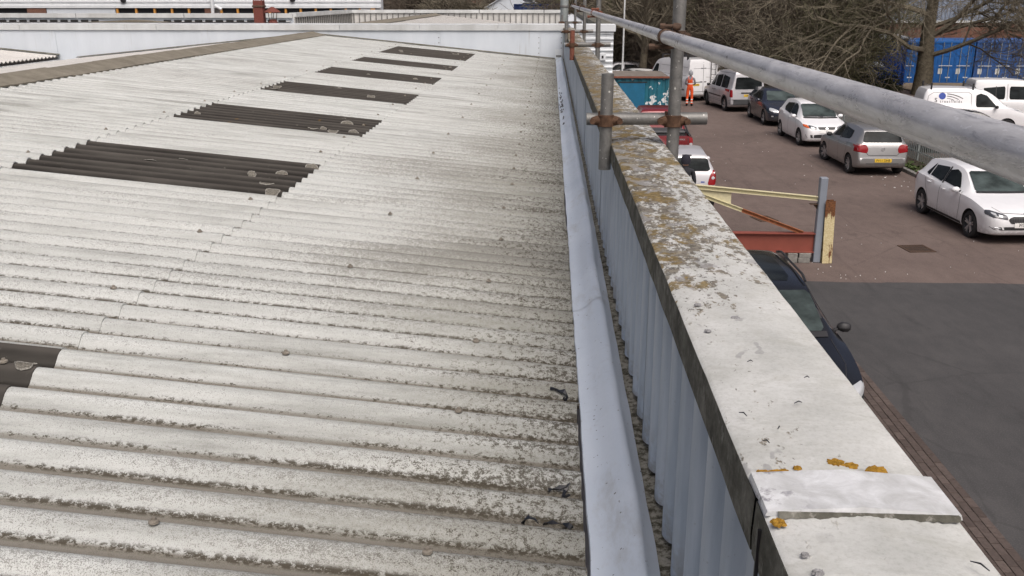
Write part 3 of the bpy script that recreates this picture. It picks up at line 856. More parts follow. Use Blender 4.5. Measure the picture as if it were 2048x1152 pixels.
# ================================================================== ground
def tarmac(name, lo, mid, hi, stains=True):
    n = NT(name, 0.85, spec=0.3)
    a = n.noise(0.35, 4, 0.6); b = n.noise(3.0, 4, 0.65, k=(1.4, 0.7, 1)); g = n.noise(60, 2, 0.7)
    c = n.ramp(n.math('ADD', n.math('MULTIPLY', a, 0.6), n.math('MULTIPLY', b, 0.4)), [(0.35, lo), (0.5, mid), (0.66, hi)])
    c = n.mix(n.math('MULTIPLY', n.step(g, 0.45, 0.75), 0.35), c, tuple(min(1, q*1.9) for q in hi))
    if stains:
        s = n.step(n.noise(0.9, 5, 0.7, k=(1, 0.5, 1)), 0.60, 0.72)
        c = n.mix(n.math('MULTIPLY', s, 0.4), c, tuple(q*0.5 for q in lo))
        w_ = n.step(n.noise(2.2, 6, 0.8, k=(1, 0.4, 1)), 0.66, 0.78)
        c = n.mix(n.math('MULTIPLY', w_, 0.35), c, (0.30, 0.27, 0.24))
        v = n.vor(0.42, vec=n.mix(0.12, n.pos(), n.noise(1.5, 3)) if False else n.pos(), feat='DISTANCE_TO_EDGE')
        ck = n.math('MULTIPLY', n.step(n.math('ADD', v, n.math('MULTIPLY', n.math('SUBTRACT', b, 0.5), 0.05)), 0.014, 0.004), n.step(a, 0.48, 0.56))
        c = n.mix(n.math('MULTIPLY', ck, 0.2), c, tuple(q*0.35 for q in lo))
        ty = n.step(n.noise(1.3, 4, 0.6, k=(2.2, 0.12, 1)), 0.56, 0.70)
        c = n.mix(n.math('MULTIPLY', ty, 0.28), c, tuple(q*0.55 for q in lo))
    n.col(c); n.bump(g, 0.35, 0.01); return n.m
M['tarmac'] = tarmac('reddish_brown_tarmac', (0.090, 0.069, 0.061), (0.117, 0.089, 0.079), (0.143, 0.111, 0.098))
M['asphalt'] = tarmac('dark_asphalt', (0.042, 0.042, 0.043), (0.054, 0.053, 0.054), (0.070, 0.068, 0.068))
M['soil'] = tarmac('dark_soil', (0.035, 0.028, 0.02), (0.055, 0.044, 0.032), (0.085, 0.07, 0.05))
M['farground'] = tarmac('worn_concrete', (0.16, 0.125, 0.085), (0.20, 0.16, 0.11), (0.25, 0.20, 0.15))
M['kerb'] = plain('kerb_concrete', (0.17, 0.165, 0.155), 0.85, bump=0.3)
def brick_mat(name, a, b):
    n = NT(name, 0.85, spec=0.25); f = n.noise(25, 5, 0.7)
    c = n.mix(n.rnd(), a, b)
    c = n.mix(n.math('MULTIPLY', n.step(f, 0.4, 0.7), 0.5), c, tuple(q*0.55 for q in a))
    n.col(c).bump(f, 0.4, 0.004); return n.m
M['paver'] = brick_mat('brown_paving_brick', (0.072, 0.056, 0.05), (0.108, 0.085, 0.076))
M['wallbrick'] = brick_mat('red_wall_brick', (0.16, 0.065, 0.045), (0.22, 0.10, 0.07))
def flat_sheet(name, x0, x1, y0, y1, z, mat, nx=1, ny=1):
    mb = MB(); mb.grid([[(x0+(x1-x0)*i/nx, y0+(y1-y0)*j/ny, z) for j in range(ny+1)] for i in range(nx+1)], flip=False)
    return struct(mb.build(name, mat))
flat_sheet('ground', -900, 900, -200, 1600, -0.04, M['soil'])
flat_sheet('yard_tarmac', -20, 11.30, -6, 75, -0.004, M['tarmac'])
# dark asphalt with an uneven joint
mb = MB(); random.seed(2); top = []
for i in range(120):
    x = 4.66+i*0.12; top.append((x, 17.44+0.07*mnoise.noise(Vector((x*0.9, 2, 0)))+0.035*mnoise.noise(Vector((x*6, 5, 0)))+0.02*(x-4.7)/5))
low = [(x, -6) for x, _ in reversed(top)]
mb.add([(x, y, 0.001) for x, y in top+low], [tuple(range(len(top+low)))[::-1]])
struct(mb.build('asphalt_patch', M['asphalt']))
flat_sheet('far_yard', 12.2, 60, 10, 64.5, -0.012, M['tarmac'])
flat_sheet('container_apron', 21.5, 60, 56, 75, 0.06, M['farground'])
vg = flat_sheet('verge', 11.42, 12.9, 10, 56, 0.07, M['soil'])
# kerb stones, each a piece
kb = struct(bpy.data.objects.new('kerb', None)); COL.objects.link(kb); kb.location = (11.35, 30, 0)
mb = MB(); mb.cbox(-0.075, 0.075, 0.004, 0.906, -0.05, 0.105, 0.012); kme = mb.mesh('kerb_stone', M['kerb'])
random.seed(8)
for k in range(36): inst('kerb_stone', kme, kb, (11.35+random.uniform(-0.008, 0.008), 20+k*0.914, random.uniform(-0.01, 0.006)), (0, 0, random.uniform(-0.008, 0.008)))
# brick paving along the building
pv = struct(bpy.data.objects.new('brick_paving', None)); COL.objects.link(pv); pv.location = (4.3, 10, 0)
flat_sheet('paving_bed', 0.5, 4.66, 4, 16.5, 0.002, M['asphalt'])
mb = MB(); mb.cbox(0.003, 0.097, 0.006, 0.194, -0.02, 0.030, 0.004); pme = mb.mesh('brick', M['paver'])
random.seed(4)
for r in range(6):
    for k in range(48):
        inst('brick', pme, pv, (4.57-r*0.1, 6.6+k*0.2+(0.1 if r % 2 else 0), random.uniform(-0.002, 0.002)), (random.uniform(-0.01, 0.01), random.uniform(-0.01, 0.01), 0))
# drain gratings
def grating(cx, cy, rz, w_, l_, nb_, label):
    g = thing('drain_grating', label, 'drain', (cx, cy, 0), rz, 'drain gratings in the yard')
    mb = MB()
    mb.box(-w_/2-0.04, w_/2+0.04, -l_/2-0.04, -l_/2, 0.0, 0.012); mb.box(-w_/2-0.04, w_/2+0.04, l_/2, l_/2+0.04, 0.0, 0.012)
    mb.box(-w_/2-0.04, -w_/2, -l_/2, l_/2, 0.0, 0.012); mb.box(w_/2, w_/2+0.04, -l_/2, l_/2, 0.0, 0.012)
    mb.build('frame', M['rust_dark'], g, world=False)
    mb = MB(); mb.box(-w_/2, w_/2, -l_/2, l_/2, 0.0015, 0.003); mb.build('pit', M['dark'], g, world=False)
    for k in range(nb_):
        mb = MB(); x = -w_/2+w_*(k+0.5)/nb_; mb.box(x-0.012, x+0.012, -l_/2, l_/2, 0.004, 0.011); mb.build('bar', M['rust_dark'], g, world=False)
    for k in range(3):
        mb = MB(); y = -l_/2+l_*(k+0.5)/3; mb.box(-w_/2, w_/2, y-0.01, y+0.01, 0.0035, 0.0095); mb.build('cross_bar', M['rust_dark'], g, world=False)
grating(8.1, 20.05, 0.12, 0.52, 0.52, 9, 'square iron drain grating in the tarmac near the white hatchback')
grating(5.38, 22.85, 0.3, 0.40, 0.5, 7, 'iron drain grating seen through the cream steel bracket')

# ================================================================== steel bracket frame beside the parked dark car
def stained(name, base, rust1, thr, sc=6.0):
    n = NT(name, 0.7, spec=0.3)
    f = n.noise(sc, 5, 0.7, k=(1, 1, 0.45))
    c = n.mix(n.math('MULTIPLY', n.step(n.noise(20, 4, 0.6), 0.4, 0.7), 0.35), base, tuple(q*0.72 for q in base))
    c = n.mix(n.step(f, thr-0.03, thr+0.05), c, n.ramp(n.noise(30, 4, 0.7), [(0.35, tuple(q*0.5 for q in rust1)), (0.65, rust1)]))
    n.col(c).bump(n.noise(50, 3), 0.3, 0.003); return n.m
M['cream'] = stained('flaking_cream_paint', (0.56, 0.52, 0.34), (0.20, 0.10, 0.04), 0.70)
M['cream_rust'] = stained('rusted_cream_paint', (0.56, 0.48, 0.27), (0.16, 0.06, 0.025), 0.55, 4.5)
M['cream_rust'] = None
def stub_mat():
    n = NT('rust_streaked_cream_steel', 0.75, spec=0.25); z = n.xyz(n.pos())[2]
    f = n.noise(7, 5, 0.7, k=(1.6, 1, 0.35)); g_ = n.noise(30, 4, 0.7)
    base = n.ramp(g_, [(0.3, (0.42, 0.33, 0.16)), (0.6, (0.60, 0.53, 0.33))])
    ru = n.ramp(g_, [(0.35, (0.075, 0.032, 0.016)), (0.65, (0.20, 0.085, 0.035))])
    t_ = n.math('ADD', f, n.math('ADD', n.math('MULTIPLY', n.step(z, 0.80, 1.12), 0.32), n.math('MULTIPLY', n.math('MULTIPLY', n.step(z, 0.10, 0.20), n.step(z, 0.48, 0.40)), 0.10)))
    c = n.mix(n.step(t_, 0.58, 0.68), base, ru); n.col(c).bump(g_, 0.4, 0.004); return n.m
M['cream_rust'] = stub_mat()
M['orange_rust'] = stained('orange_rust', (0.27, 0.10, 0.045), (0.40, 0.20, 0.10), 0.58, 14)
M['redoxide'] = plain('red_oxide_primer', (0.215, 0.058, 0.040), 0.55, var=0.1, sc=3)
M['greysteel'] = plain('grey_painted_steel', (0.20, 0.225, 0.265), 0.5, var=0.08, sc=3)
M['block'] = plain('concrete_block', (0.20, 0.195, 0.18), 0.9, var=0.25, sc=14, bump=0.5)
fr_ = thing('steel_bracket_frame', 'cream and red steel bracket frame on a grey post in the yard', 'steel frame', (5.0, 18.9, 0))
FYY = 18.9
mb = MB(); mb.cbox(5.515, 5.665, FYY-0.08, FYY+0.07, 0, 1.785, 0.012); mb.build('grey_post', M['greysteel'], fr_)
def ibeam(mb, p0, p1, h, wf, t, up=(0, 0, 1)):
    p0, p1 = Vector(p0), Vector(p1); d = (p1-p0).normalized(); u = Vector(up); u = (u-d*u.dot(d)).normalized(); s = d.cross(u)
    a, b, tw = wf/2, h/2, t/2
    prof = [(-a, -b), (a, -b), (a, -b+t), (tw, -b+t), (tw, b-t), (a, b-t), (a, b), (-a, b), (-a, b-t), (-tw, b-t), (-tw, -b+t), (-a, -b+t)]
    mb.prism(prof, lambda x, y: p0+s*x+u*y, lambda x, y: p1+s*x+u*y)
mb = MB(); ibeam(mb, (1.6, FYY, 0.415), (5.51, FYY, 0.415), 0.41, 0.17, 0.018); mb.build('red_beam', M['redoxide'], fr_)
mb = MB(); ibeam(mb, (1.6, FYY, 1.70), (5.50, FYY, 1.345), 0.085, 0.11, 0.010); mb.build('top_chord', M['cream'], fr_)
def onl(t): return Vector((3.42+(5.30-3.42)*t, FYY, 1.294+(0.62-1.294)*t*1.02))
mb = MB(); ibeam(mb, onl(-0.7), onl(0.30), 0.075, 0.09, 0.010); mb.build('brace', M['cream'], fr_)
mb = MB(); ibeam(mb, onl(0.30), onl(0.985), 0.075, 0.09, 0.010); mb.build('brace', M['orange_rust'], fr_)
mb = MB(); mb.prism([(2.4, 1.58), (3.74, 1.47), (3.75, 1.20), (3.40, 1.32), (2.4, 1.60-0.08)], lambda a, b: (a, FYY-0.007, b), lambda a, b: (a, FYY+0.007, b)); mb.build('gusset_plate', M['cream'], fr_)
mb = MB(); mb.box(5.36, 5.513, FYY-0.05, FYY+0.05, 1.22, 1.235); mb.prism([(5.42, 1.22), (5.512, 1.22), (5.512, 1.12)], lambda a, b: (a, FYY-0.006, b), lambda a, b: (a, FYY+0.006, b)); mb.build('cleat', M['rust_dark'], fr_)
rp = thing('rusty_steel_stub', 'short rust-streaked cream steel stub post next to the grey post', 'post', (5.77, 18.85, 0))
mb = MB(); ibeam(mb, (0.02, 0, 0), (-0.03, 0, 1.315), 0.16, 0.20, 0.016, up=(0, 1, 0)); mb.build('flange_section', M['cream_rust'], rp, world=False)
for k, (x0, x1, z0, z1) in enumerate(((5.20, 5.44, 0.0, 0.105), (5.21, 5.45, 0.106, 0.205), (4.98, 5.18, 0, 0.2))):
    mb = MB(); mb.cbox(x0, x1, FYY-0.12, FYY+0.10, z0, z1, 0.008)
    tag(mb.build('concrete_block', M['block']), ['lower grey concrete block packed under the red beam end', 'upper grey concrete block directly under the red beam end', 'darker concrete block behind, under the red beam'][k], 'block', 'blocks under the red beam')

# ================================================================== palisade fence
fe = thing('palisade_fence', 'galvanised steel palisade fence running behind the row of parked cars', 'fence', (12.3, 36, 0))
FX = 12.3
mb = MB(); w2 = 0.034
sec = [(-w2, 0.010), (-0.016, -0.008), (0, 0.004), (0.016, -0.008), (w2, 0.010)]
A_, B_ = [], []
for a, b in sec:
    A_.append([(b, a, 0.05), (b, a, 1.78), (b*0.3, a*0.18, 1.90)]); B_.append([(b+0.003, a, 0.05), (b+0.003, a, 1.78), (b*0.3+0.003, a*0.18, 1.90)])
mb.grid(A_, flip=True); mb.grid(B_); pale = mb.mesh('pale', M['galv_fence'])
random.seed(6); yv = 20.5; k = 0
while yv < 53:
    inst('pale', pale, fe, (FX-0.03, yv, 0.05+random.uniform(-0.008, 0.008)), (random.uniform(-0.008, 0.008), random.uniform(-0.01, 0.01), 0)); yv += 0.155
for yv in [20.4+2.79*i for i in range(12)]:
    mb = MB(); ibeam(mb, (FX+0.075, yv, 0), (FX+0.075, yv, 1.95), 0.10, 0.055, 0.006, up=(0, 1, 0)); mb.build('post', M['galv_fence'], fe)
for z in (0.35, 1.55):
    mb = MB(); mb.box(FX-0.018, FX+0.028, 20.3, 53.1, z, z+0.045); mb.build('rail', M['galv_fence'], fe)
# weeds on the verge
def leaf_mat(name, a, b):
    n = NT(name, 0.6, spec=0.3); n.col(n.ramp(n.noise(9, 3), [(0.35, a), (0.65, b)])); return n.m
M['weed'] = leaf_mat('weed_leaf', (0.035, 0.06, 0.015), (0.085, 0.12, 0.035))
random.seed(12); mb = MB()
for k in range(2600):
    y = random.uniform(21, 34); x = 11.46+abs(random.gauss(0, 0.3)); x = min(x, 12.25)
    if mnoise.noise(Vector((x*1.5, y*0.8, 4))) < -0.05: continue
    z = 0.07; a = random.random()*6.28; L = random.uniform(0.04, 0.16); tl = random.uniform(0.3, 1.2); w_ = L*random.uniform(0.18, 0.4)
    d = Vector((math.cos(a), math.sin(a), tl)).normalized(); s = Vector((-math.sin(a), math.cos(a), 0))*w_
    b0 = Vector((x, y, z)); m_ = b0+d*L*0.6; t_ = b0+d*L+Vector((0, 0, -L*0.2))
    mb.add([b0, m_-s, t_, m_+s], [(0, 1, 2, 3)])
stuff(mb.build('weeds', M['weed']), 'low green weeds on the verge by the palisade fence', 'weeds')
M['litter'] = plain('pale_litter', (0.62, 0.62, 0.60), 0.8, var=0.2)
random.seed(13); mb = MB()
def scrap(x, y, z, r):
    a = random.random()*6.28
    pts_ = [(x+r*random.uniform(0.5, 1)*math.cos(a+k*1.571), y+r*random.uniform(0.5, 1)*math.sin(a+k*1.571), z+random.uniform(0.004, 0.02)) for k in range(4)]
    mb.add(pts_+[(p[0], p[1], z) for p in pts_], [(0, 1, 2, 3), (0, 4, 5, 1), (1, 5, 6, 2), (2, 6, 7, 3), (3, 7, 4, 0)])
for k in range(45): scrap(random.uniform(11.0, 12.2), random.uniform(22, 33), 0.08, random.uniform(0.02, 0.07))
for k in range(42): scrap(random.uniform(5.2, 10.9), random.uniform(17.5, 40), 0.0, random.uniform(0.006, 0.018))
for k in range(12): scrap(random.uniform(5.3, 6.6), random.uniform(17.2, 18.9), 0.0, random.uniform(0.005, 0.016))
for k in range(14): scrap(random.uniform(9.8, 11), random.uniform(26.5, 29), 0.0, random.uniform(0.01, 0.04))
stuff(mb.build('scattered_litter', M['litter']), 'tiny pale scraps of litter scattered over the tarmac and verge', 'litter')

# ================================================================== containers
def paint_steel(name, c, peel=0.0, rust=0.25):
    n = NT(name, 0.5, spec=0.4)
    f = n.noise(4, 5, 0.65); col = n.ramp(f, [(0.3, tuple(q*0.75 for q in c)), (0.7, c)])
    if rust: col = n.mix(n.math('MULTIPLY', n.step(n.noise(7, 5, 0.7, k=(1, 1, 0.3)), 0.62, 0.75), rust), col, (0.12, 0.06, 0.03))
    if peel:
        x, y, z = n.xyz(n.pos())
        low = n.math('MULTIPLY', n.step(z, 1.35, 0.7), 0.11)
        col = n.mix(n.step(n.math('ADD', n.noise(3.3, 4, 0.55), low), 0.635, 0.655), col, (0.62, 0.64, 0.65))
        g_ = n.step(n.noise(3.0, 4, 0.7, k=(2.5, 1, 0.2)), 0.52, 0.66)
        col = n.mix(n.math('MULTIPLY', g_, 0.35), col, (0.05, 0.10, 0.09))
    n.col(col); return n.m
M['teal'] = paint_steel('peeling_teal_paint', (0.015, 0.135, 0.19), 1.0)
M['teal_flat'] = paint_steel('teal_blue_door_paint', (0.012, 0.13, 0.24), 0.0, 0.1)
M['cblue'] = paint_steel('container_blue', (0.014, 0.12, 0.40), 0, 0.2)
M['cblue2'] = paint_steel('container_dull_blue', (0.035, 0.10, 0.29), 0, 0.2)
M['cblue_d'] = paint_steel('container_deep_blue', (0.008, 0.06, 0.30), 0, 0.1)
M['navy'] = paint_steel('navy_container', (0.012, 0.028, 0.10), 0, 0.1)
M['froof'] = plain('rusty_grey_roof', (0.16, 0.14, 0.12), 0.85, var=0.3, sc=3)
def corr_panel(mb, a, b, z0, z1, depth, pitch, mi=0):
    a, b = Vector((*a, 0)), Vector((*b, 0)); d = b-a; L = d.length; d.normalize(); nr = Vector((d.y, -d.x, 0))
    n = max(1, int(L/pitch)); p = L/n; rows_ = []
    for k in range(n):
        for f, o in ((0, 0), (0.3, 0), (0.42, depth), (0.72, depth), (0.84, 0)):
            q = a+d*(k+f)*p-nr*o; rows_.append([(q.x, q.y, z0), (q.x, q.y, z1)])
    rows_.append([(b.x, b.y, z0), (b.x, b.y, z1)])
    mb.grid(rows_, mi)
def container(name, label, x0, x1, y0, y1, z0, h, mat, group=None, doors=True, letters=True, roofm=None):
    c = thing(name, label, 'container', ((x0+x1)/2, (y0+y1)/2, z0), 0, group)
    z1 = z0+h; t = 0.09
    mb = MB()
    corr_panel(mb, (x0+0.02, y1), (x0+0.02, y0), z0+0.1, z1-0.06, 0.035, 0.28); corr_panel(mb, (x1-0.02, y0), (x1-0.02, y1), z0+0.1, z1-0.06, 0.035, 0.28)
    corr_panel(mb, (x1, y1-0.02), (x0, y1-0.02), z0+0.1, z1-0.06, 0.035, 0.28)
    mb.build('side_panel', mat, c)
    for xx in (x0, x1-t):
        for yy in (y0, y1-t):
            mb = MB(); mb.cbox(xx, xx+t, yy, yy+t, z0, z1, 0.008); mb.build('corner_post', mat, c)
    for zz in (z0+0.001, z1-0.11):
        for yy in (y0+0.005, y1-t+0.005):
            mb = MB(); mb.box(x0+t, x1-t, yy, yy+t-0.01, zz, zz+0.10); mb.build('end_rail', mat, c)
        for xx in (x0+0.005, x1-t+0.005):
            mb = MB(); mb.box(xx, xx+t-0.01, y0+t, y1-t, zz, zz+0.10); mb.build('side_rail', mat, c)
    mb = MB(); n = max(3, int((y1-y0)/0.35)); rr = []
    for k in range(n+1):
        yy = y0+0.02+(y1-y0-0.04)*k/n; rr.append([(x0+0.02, yy, z1-0.008+0.010*(k % 2)), (x1-0.02, yy, z1-0.008+0.010*(k % 2))])
    mb.grid(rr, flip=True); mb.build('roof_panel', roofm or mat, c)
    if doors:
        xm = (x0+x1)/2
        for k, (a, b) in enumerate(((x0+t, xm-0.006), (xm+0.006, x1-t))):
            mb = MB(); mb.box(a, b, y0+0.035, y0+0.075, z0+0.11, z1-0.12); d = mb.build('door', mat, c)
            for q in range(3):
                za = z0+0.17+q*(h-0.35)/3; mb = MB(); mb.cbox(a+0.07, b-0.07, y0+0.020, y0+0.034, za, za+(h-0.35)/3-0.10, 0.006); mb.build('door_panel', mat, d)
            for f in (0.30, 0.72):
                xx = a+(b-a)*f; mb = MB(); mb.tube((xx, y0+0.0, z0+0.05), (xx, y0+0.0, z1-0.06), 0.022, n=8); mb.build('lock_bar', M['galv_fence'], d, 40)
            mb = MB(); mb.box(a+0.15, b-0.12, y0-0.028, y0-0.022, z0+1.05, z0+1.09); mb.build('handle', M['white_clad'], d)
            if letters and (k == 1 or group):
                random.seed(int(x0*10)+k)
                mb = MB(); mb.box(b-0.45, b-0.16, y0+0.008, y0+0.012, z0+0.30, z0+0.37); mb.build('plate', M['white_clad'], d)
                mb = MB(); mb.box(a+0.16, a+0.42, y0+0.009, y0+0.013, z0+0.55, z0+0.90); mb.build('sticker', M['cap'], d)
    return c
tc = container('site_store', 'teal blue steel store with peeling paint and rusty roof beside the red pickup', 2.3, 5.42, 43.3, 46.9, 0.06, 1.82, M['teal'], doors=False, roofm=M['froof'])
mb = MB(); corr_panel(mb, (2.39, 43.34), (5.33, 43.34), 0.17, 1.77, 0.04, 0.33); mb.build('front_panel', M['teal'], tc)
mb = MB(); mb.cbox(3.15, 4.32, 43.285, 43.335, 0.22, 1.60, 0.01); dd = mb.build('door', M['teal_flat'], tc)
mb = MB(); mb.box(3.08, 4.40, 43.27, 43.284, 1.60, 1.65); mb.build('door_head', M['dark'], dd)
mb = MB(); mb.box(2.3, 5.42, 43.24, 43.299, 1.81, 1.89); mb.build('rusty_top_rail', M['rust_red'], tc)
mb = MB(); mb.box(2.3, 5.45, 43.22, 43.29, 0.0, 0.12); mb.build('skid', M['cap'], tc)
for k in range(5):
    lab = ['blue shipping container right of the plane tree trunk', 'blue shipping container second from the plane tree trunk', 'dull blue shipping container third from the plane tree trunk', 'dull blue shipping container fourth from the plane tree trunk', 'blue shipping container fifth from the plane tree trunk'][k]
    x0 = 22.3+k*2.46+(0.0); container('shipping_container', lab, x0, x0+2.42, 62.2+0.1*(k % 2), 68.2, 0.07, 2.59, M['cblue'] if k in (0, 1, 4) else M['cblue2'], 'row of blue shipping containers')
bs = container('blue_store', 'deep blue ribbed container left of the plane tree with pale roof edge', 18.85, 22.15, 60.2, 63.0, 0.10, 2.92, M['cblue_d'], doors=False, roofm=M['white_clad'])
mb = MB(); corr_panel(mb, (18.95, 60.26), (22.05, 60.26), 0.2, 2.9, 0.05, 0.26); mb.build('front_panel', M['cblue_d'], bs)
mb = MB(); mb.prism([(59.9, 2.93), (63.0, 3.09), (63.0, 3.12), (59.9, 2.97)], lambda a, b: (18.8, a, b), lambda a, b: (22.2, a, b)); mb.build('lid', M['liner'], bs)
mb = MB(); mb.prism([(59.45, 1.25), (60.15, 1.45), (60.15, 1.50), (59.45, 1.30)], lambda a, b: (19.2, a, b), lambda a, b: (20.6, a, b)); mb.build('chute_lid', M['liner'], bs)
mb = MB(); mb.prism([(59.5, 0.4), (60.2, 0.2), (60.2, 1.4), (59.5, 1.24)], lambda a, b: (19.25, a, b), lambda a, b: (20.55, a, b)); mb.build('chute', M['cblue_d'], bs)

# ================================================================== buildings behind
bb = thing('brick_warehouse', 'brick warehouse with grey-blue ribbed upper cladding behind the bare trees', 'building', (20, 78, 0))
M['brickwall'] = None
def brick_wall_mat():
    n = NT('distant_brickwork', 0.9, spec=0.2)
    t = n.new('ShaderNodeTexBrick'); t.inputs['Scale'].default_value = 4.0
    t.inputs['Color1'].default_value = (0.15, 0.065, 0.045, 1); t.inputs['Color2'].default_value = (0.20, 0.095, 0.065, 1); t.inputs['Mortar'].default_value = (0.2, 0.18, 0.16, 1)
    t.inputs['Mortar Size'].default_value = 0.012
    v = n.new('ShaderNodeMapping'); v.inputs['Rotation'].default_value = (R(90), 0, 0); n.put(v.inputs[0], n.pos()); n.put(t.inputs[0], v.outputs[0])
    n.col(n.mix(n.math('MULTIPLY', n.noise(1.5, 4), 0.4), t.outputs[0], (0.08, 0.05, 0.04))); return n.m
M['brickwall'] = brick_wall_mat()
M['greyclad'] = white_metal('grey_blue_cladding', (0.17, 0.21, 0.28), (0.24, 0.285, 0.36))
mb = MB(); mb.box(15.5, 40, 78, 90, 0, 3.45); mb.build('brick_wall', M['brickwall'], bb)
mb = MB(); mb.box(15.3, 40, 77.85, 90, 3.452, 3.62); mb.build('sill_band', M['cap'], bb)
mb = MB(); corr_panel(mb, (15.5, 77.95), (40, 77.95), 3.62, 8.5, 0.06, 0.33); corr_panel(mb, (15.5, 90), (15.5, 77.95), 3.62, 8.5, 0.06, 0.33); mb.build('cladding', M['greyclad'], bb)
mb = MB(); mb.box(21.0, 22.4, 77.9, 77.99, 1.7, 2.9); vz = mb.build('vent', M['dark'], bb)
for k in range(8):
    mb = MB(); mb.box(21.02, 22.38, 77.84, 77.9, 1.74+k*0.145, 1.80+k*0.145); mb.build('louvre_slat', M['cream'], vz)
mb = MB(); mb.tube((23.4, 77.8, 0.1), (23.4, 77.8, 3.4), 0.06, n=8); mb.build('downpipe', M['flue_red'], bb)

wl = thing('long_office_block', 'long white-clad block with a window strip and orange mullions at top left', 'building', (-25, 52, 0))
prof = []; z = 4.88
while z < 7.2:
    prof += [(0.0, z), (0.0, z+0.10), (0.05, z+0.13), (0.05, z+0.17), (0.0, z+0.20)]; z += 0.20
mb = MB(); mb.grid([[(x, 50.0+d, zz) for d, zz in prof] for x in (-48, -8.85)], flip=False); mb.build('profiled_sheet', M['white_clad'], wl)
mb = MB(); mb.box(-48, -8.95, 50.3, 51.2, 0, 7.1); mb.build('core', M['white_clad'], wl)
mb = MB(); mb.box(-48, -8.87, 49.95, 50.28, 4.80, 4.87); mb.build('drip_trim', M['white_clad'], wl)
mb = MB(); mb.box(-48, -8.9, 50.06, 50.29, 0, 4.12); mb.build('lower_wall', M['white_clad'], wl)
def U(u): return (u-1103)*50.6/1850+0.0
M['glass_far'] = NT('dark_window_glass', 0.12, spec=0.6).col((0.02, 0.022, 0.026)).m
M['orange'] = plain('orange_mullion', (0.55, 0.27, 0.06), 0.6)
mb = MB(); mb.box(-48, U(88), 50.1, 50.28, 4.13, 4.79); mb.build('shopfront_glass', M['glass_far'], wl)
mb = MB(); mb.box(U(90), U(127), 49.98, 50.28, 4.13, 4.79); mb.build('brick_pier', M['brickwall'], wl)
mb = MB(); mb.box(U(128), U(263), 50.02, 50.28, 4.13, 4.79); mb.build('grey_panel', M['endwall'], wl)
us = [267, 304, 340, 374, 407]
for i in range(len(us)-1):
    mb = MB(); mb.box(U(us[i])+0.05, U(us[i+1])-0.05, 50.12, 50.28, 4.13, 4.79); mb.build('window', M['glass_far'], wl)
for u in us: 
    mb = MB(); mb.box(U(u)-0.05, U(u)+0.05, 50.0, 50.29, 4.13, 4.79); mb.build('mullion', M['orange'], wl)
mb = MB(); mb.box(U(438), U(452), 50.0, 50.28, 4.13, 4.79); mb.build('brick_pier', M['brickwall'], wl)
mb = MB(); mb.box(U(408), U(437), 50.12, 50.28, 4.13, 4.79); mb.build('window', M['glass_far'], wl)
us = [470, 502, 534, 564, 595, 624, 653, 682, 711, 738]
for i in range(len(us)-1):
    mb = MB(); mb.box(U(us[i])+0.05, U(us[i+1])-0.05, 50.12, 50.28, 4.13, 4.79); mb.build('window', M['glass_far'], wl)
for u in us:
    mb = MB(); mb.box(U(u)-0.05, U(u)+0.05, 50.0, 50.29, 4.13, 4.79); mb.build('mullion', M['orange'], wl)
mb = MB(); mb.box(U(740), U(758), 50.02, 50.28, 4.13, 4.79); mb.build('end_panel', M['white_clad'], wl)
mb = MB(); mb.box(U(759), U(767), 49.98, 50.29, 4.13, 4.79); mb.build('orange_end', M['orange'], wl)
mb = MB(); mb.tube((U(455), 49.9, 3.0), (U(455), 49.9, 7), 0.09, n=10); mb.build('downpipe', M['white_clad'], wl, 40)
mb = MB(); mb.lathe([(0.0001, -0.08), (0.13, -0.06), (0.15, 0), (0.15, 0.02)], (U(282), 49.95, 5.2), (0, 1, 0), 20); mb.build('bulkhead_lamp', M['black'], wl, 40)
mb = MB(); mb.lathe([(0.0001, -0.08), (0.13, -0.06), (0.15, 0), (0.15, 0.02)], (U(610), 49.95, 5.24), (0, 1, 0), 20); mb.build('bulkhead_lamp', M['black'], wl, 40)
mb = MB(); o_ = Vector((U(467), 49.7, 4.82)); mb.path([o_+Vector((-0.12, 0, 0.1)), o_+Vector((0.22, 0, -0.08))], 0.075, 8); mb.tube(o_, o_+Vector((-0.02, 0.25, 0)), 0.03, n=6); mb.build('security_camera', M['white_clad'], wl)

# distant blue container with stacked stuff, white gabled shed and terraced roofs
dc = container('navy_container_stack', 'navy container with dark pallets on top beyond the far parapet', -4.3, 6.3, 110, 112.5, 2.7, 2.0, M['navy'], doors=False)
mb = MB(); corr_panel(mb, (-4.2, 110.05), (6.2, 110.05), 2.8, 4.6, 0.05, 0.5); mb.build('front_panel', M['navy'], dc)
mb = MB(); mb.box(-4.3, 6.3, 110.2, 112.4, 0, 2.69); mb.build('lower_container', M['navy'], dc)
random.seed(31)
for k in range(5):
    mb = MB(); mb.box(-3.3+random.uniform(0, .5), 0.3+random.uniform(0, 1), 110.4, 111.8, 4.71+k*0.17, 4.82+k*0.17)
    tag(mb.build('pallet', M['black']), ['lowest', 'second lowest', 'middle', 'second highest', 'topmost'][k]+' dark pallet stacked on the navy container', 'pallet', 'pallets on the navy container')
gs = thing('gabled_shed', 'pale grey gabled shed beside the navy container', 'building', (-5.5, 125, 0))
mb = MB(); mb.prism([(-8.2, 0), (-8.2, 4.2), (-4.6, 6.3), (-1.0, 4.2), (-1, 0)], lambda a, b: (a, 120, b), lambda a, b: (a, 134, b)); mb.build('wall', M['endwall'], gs)
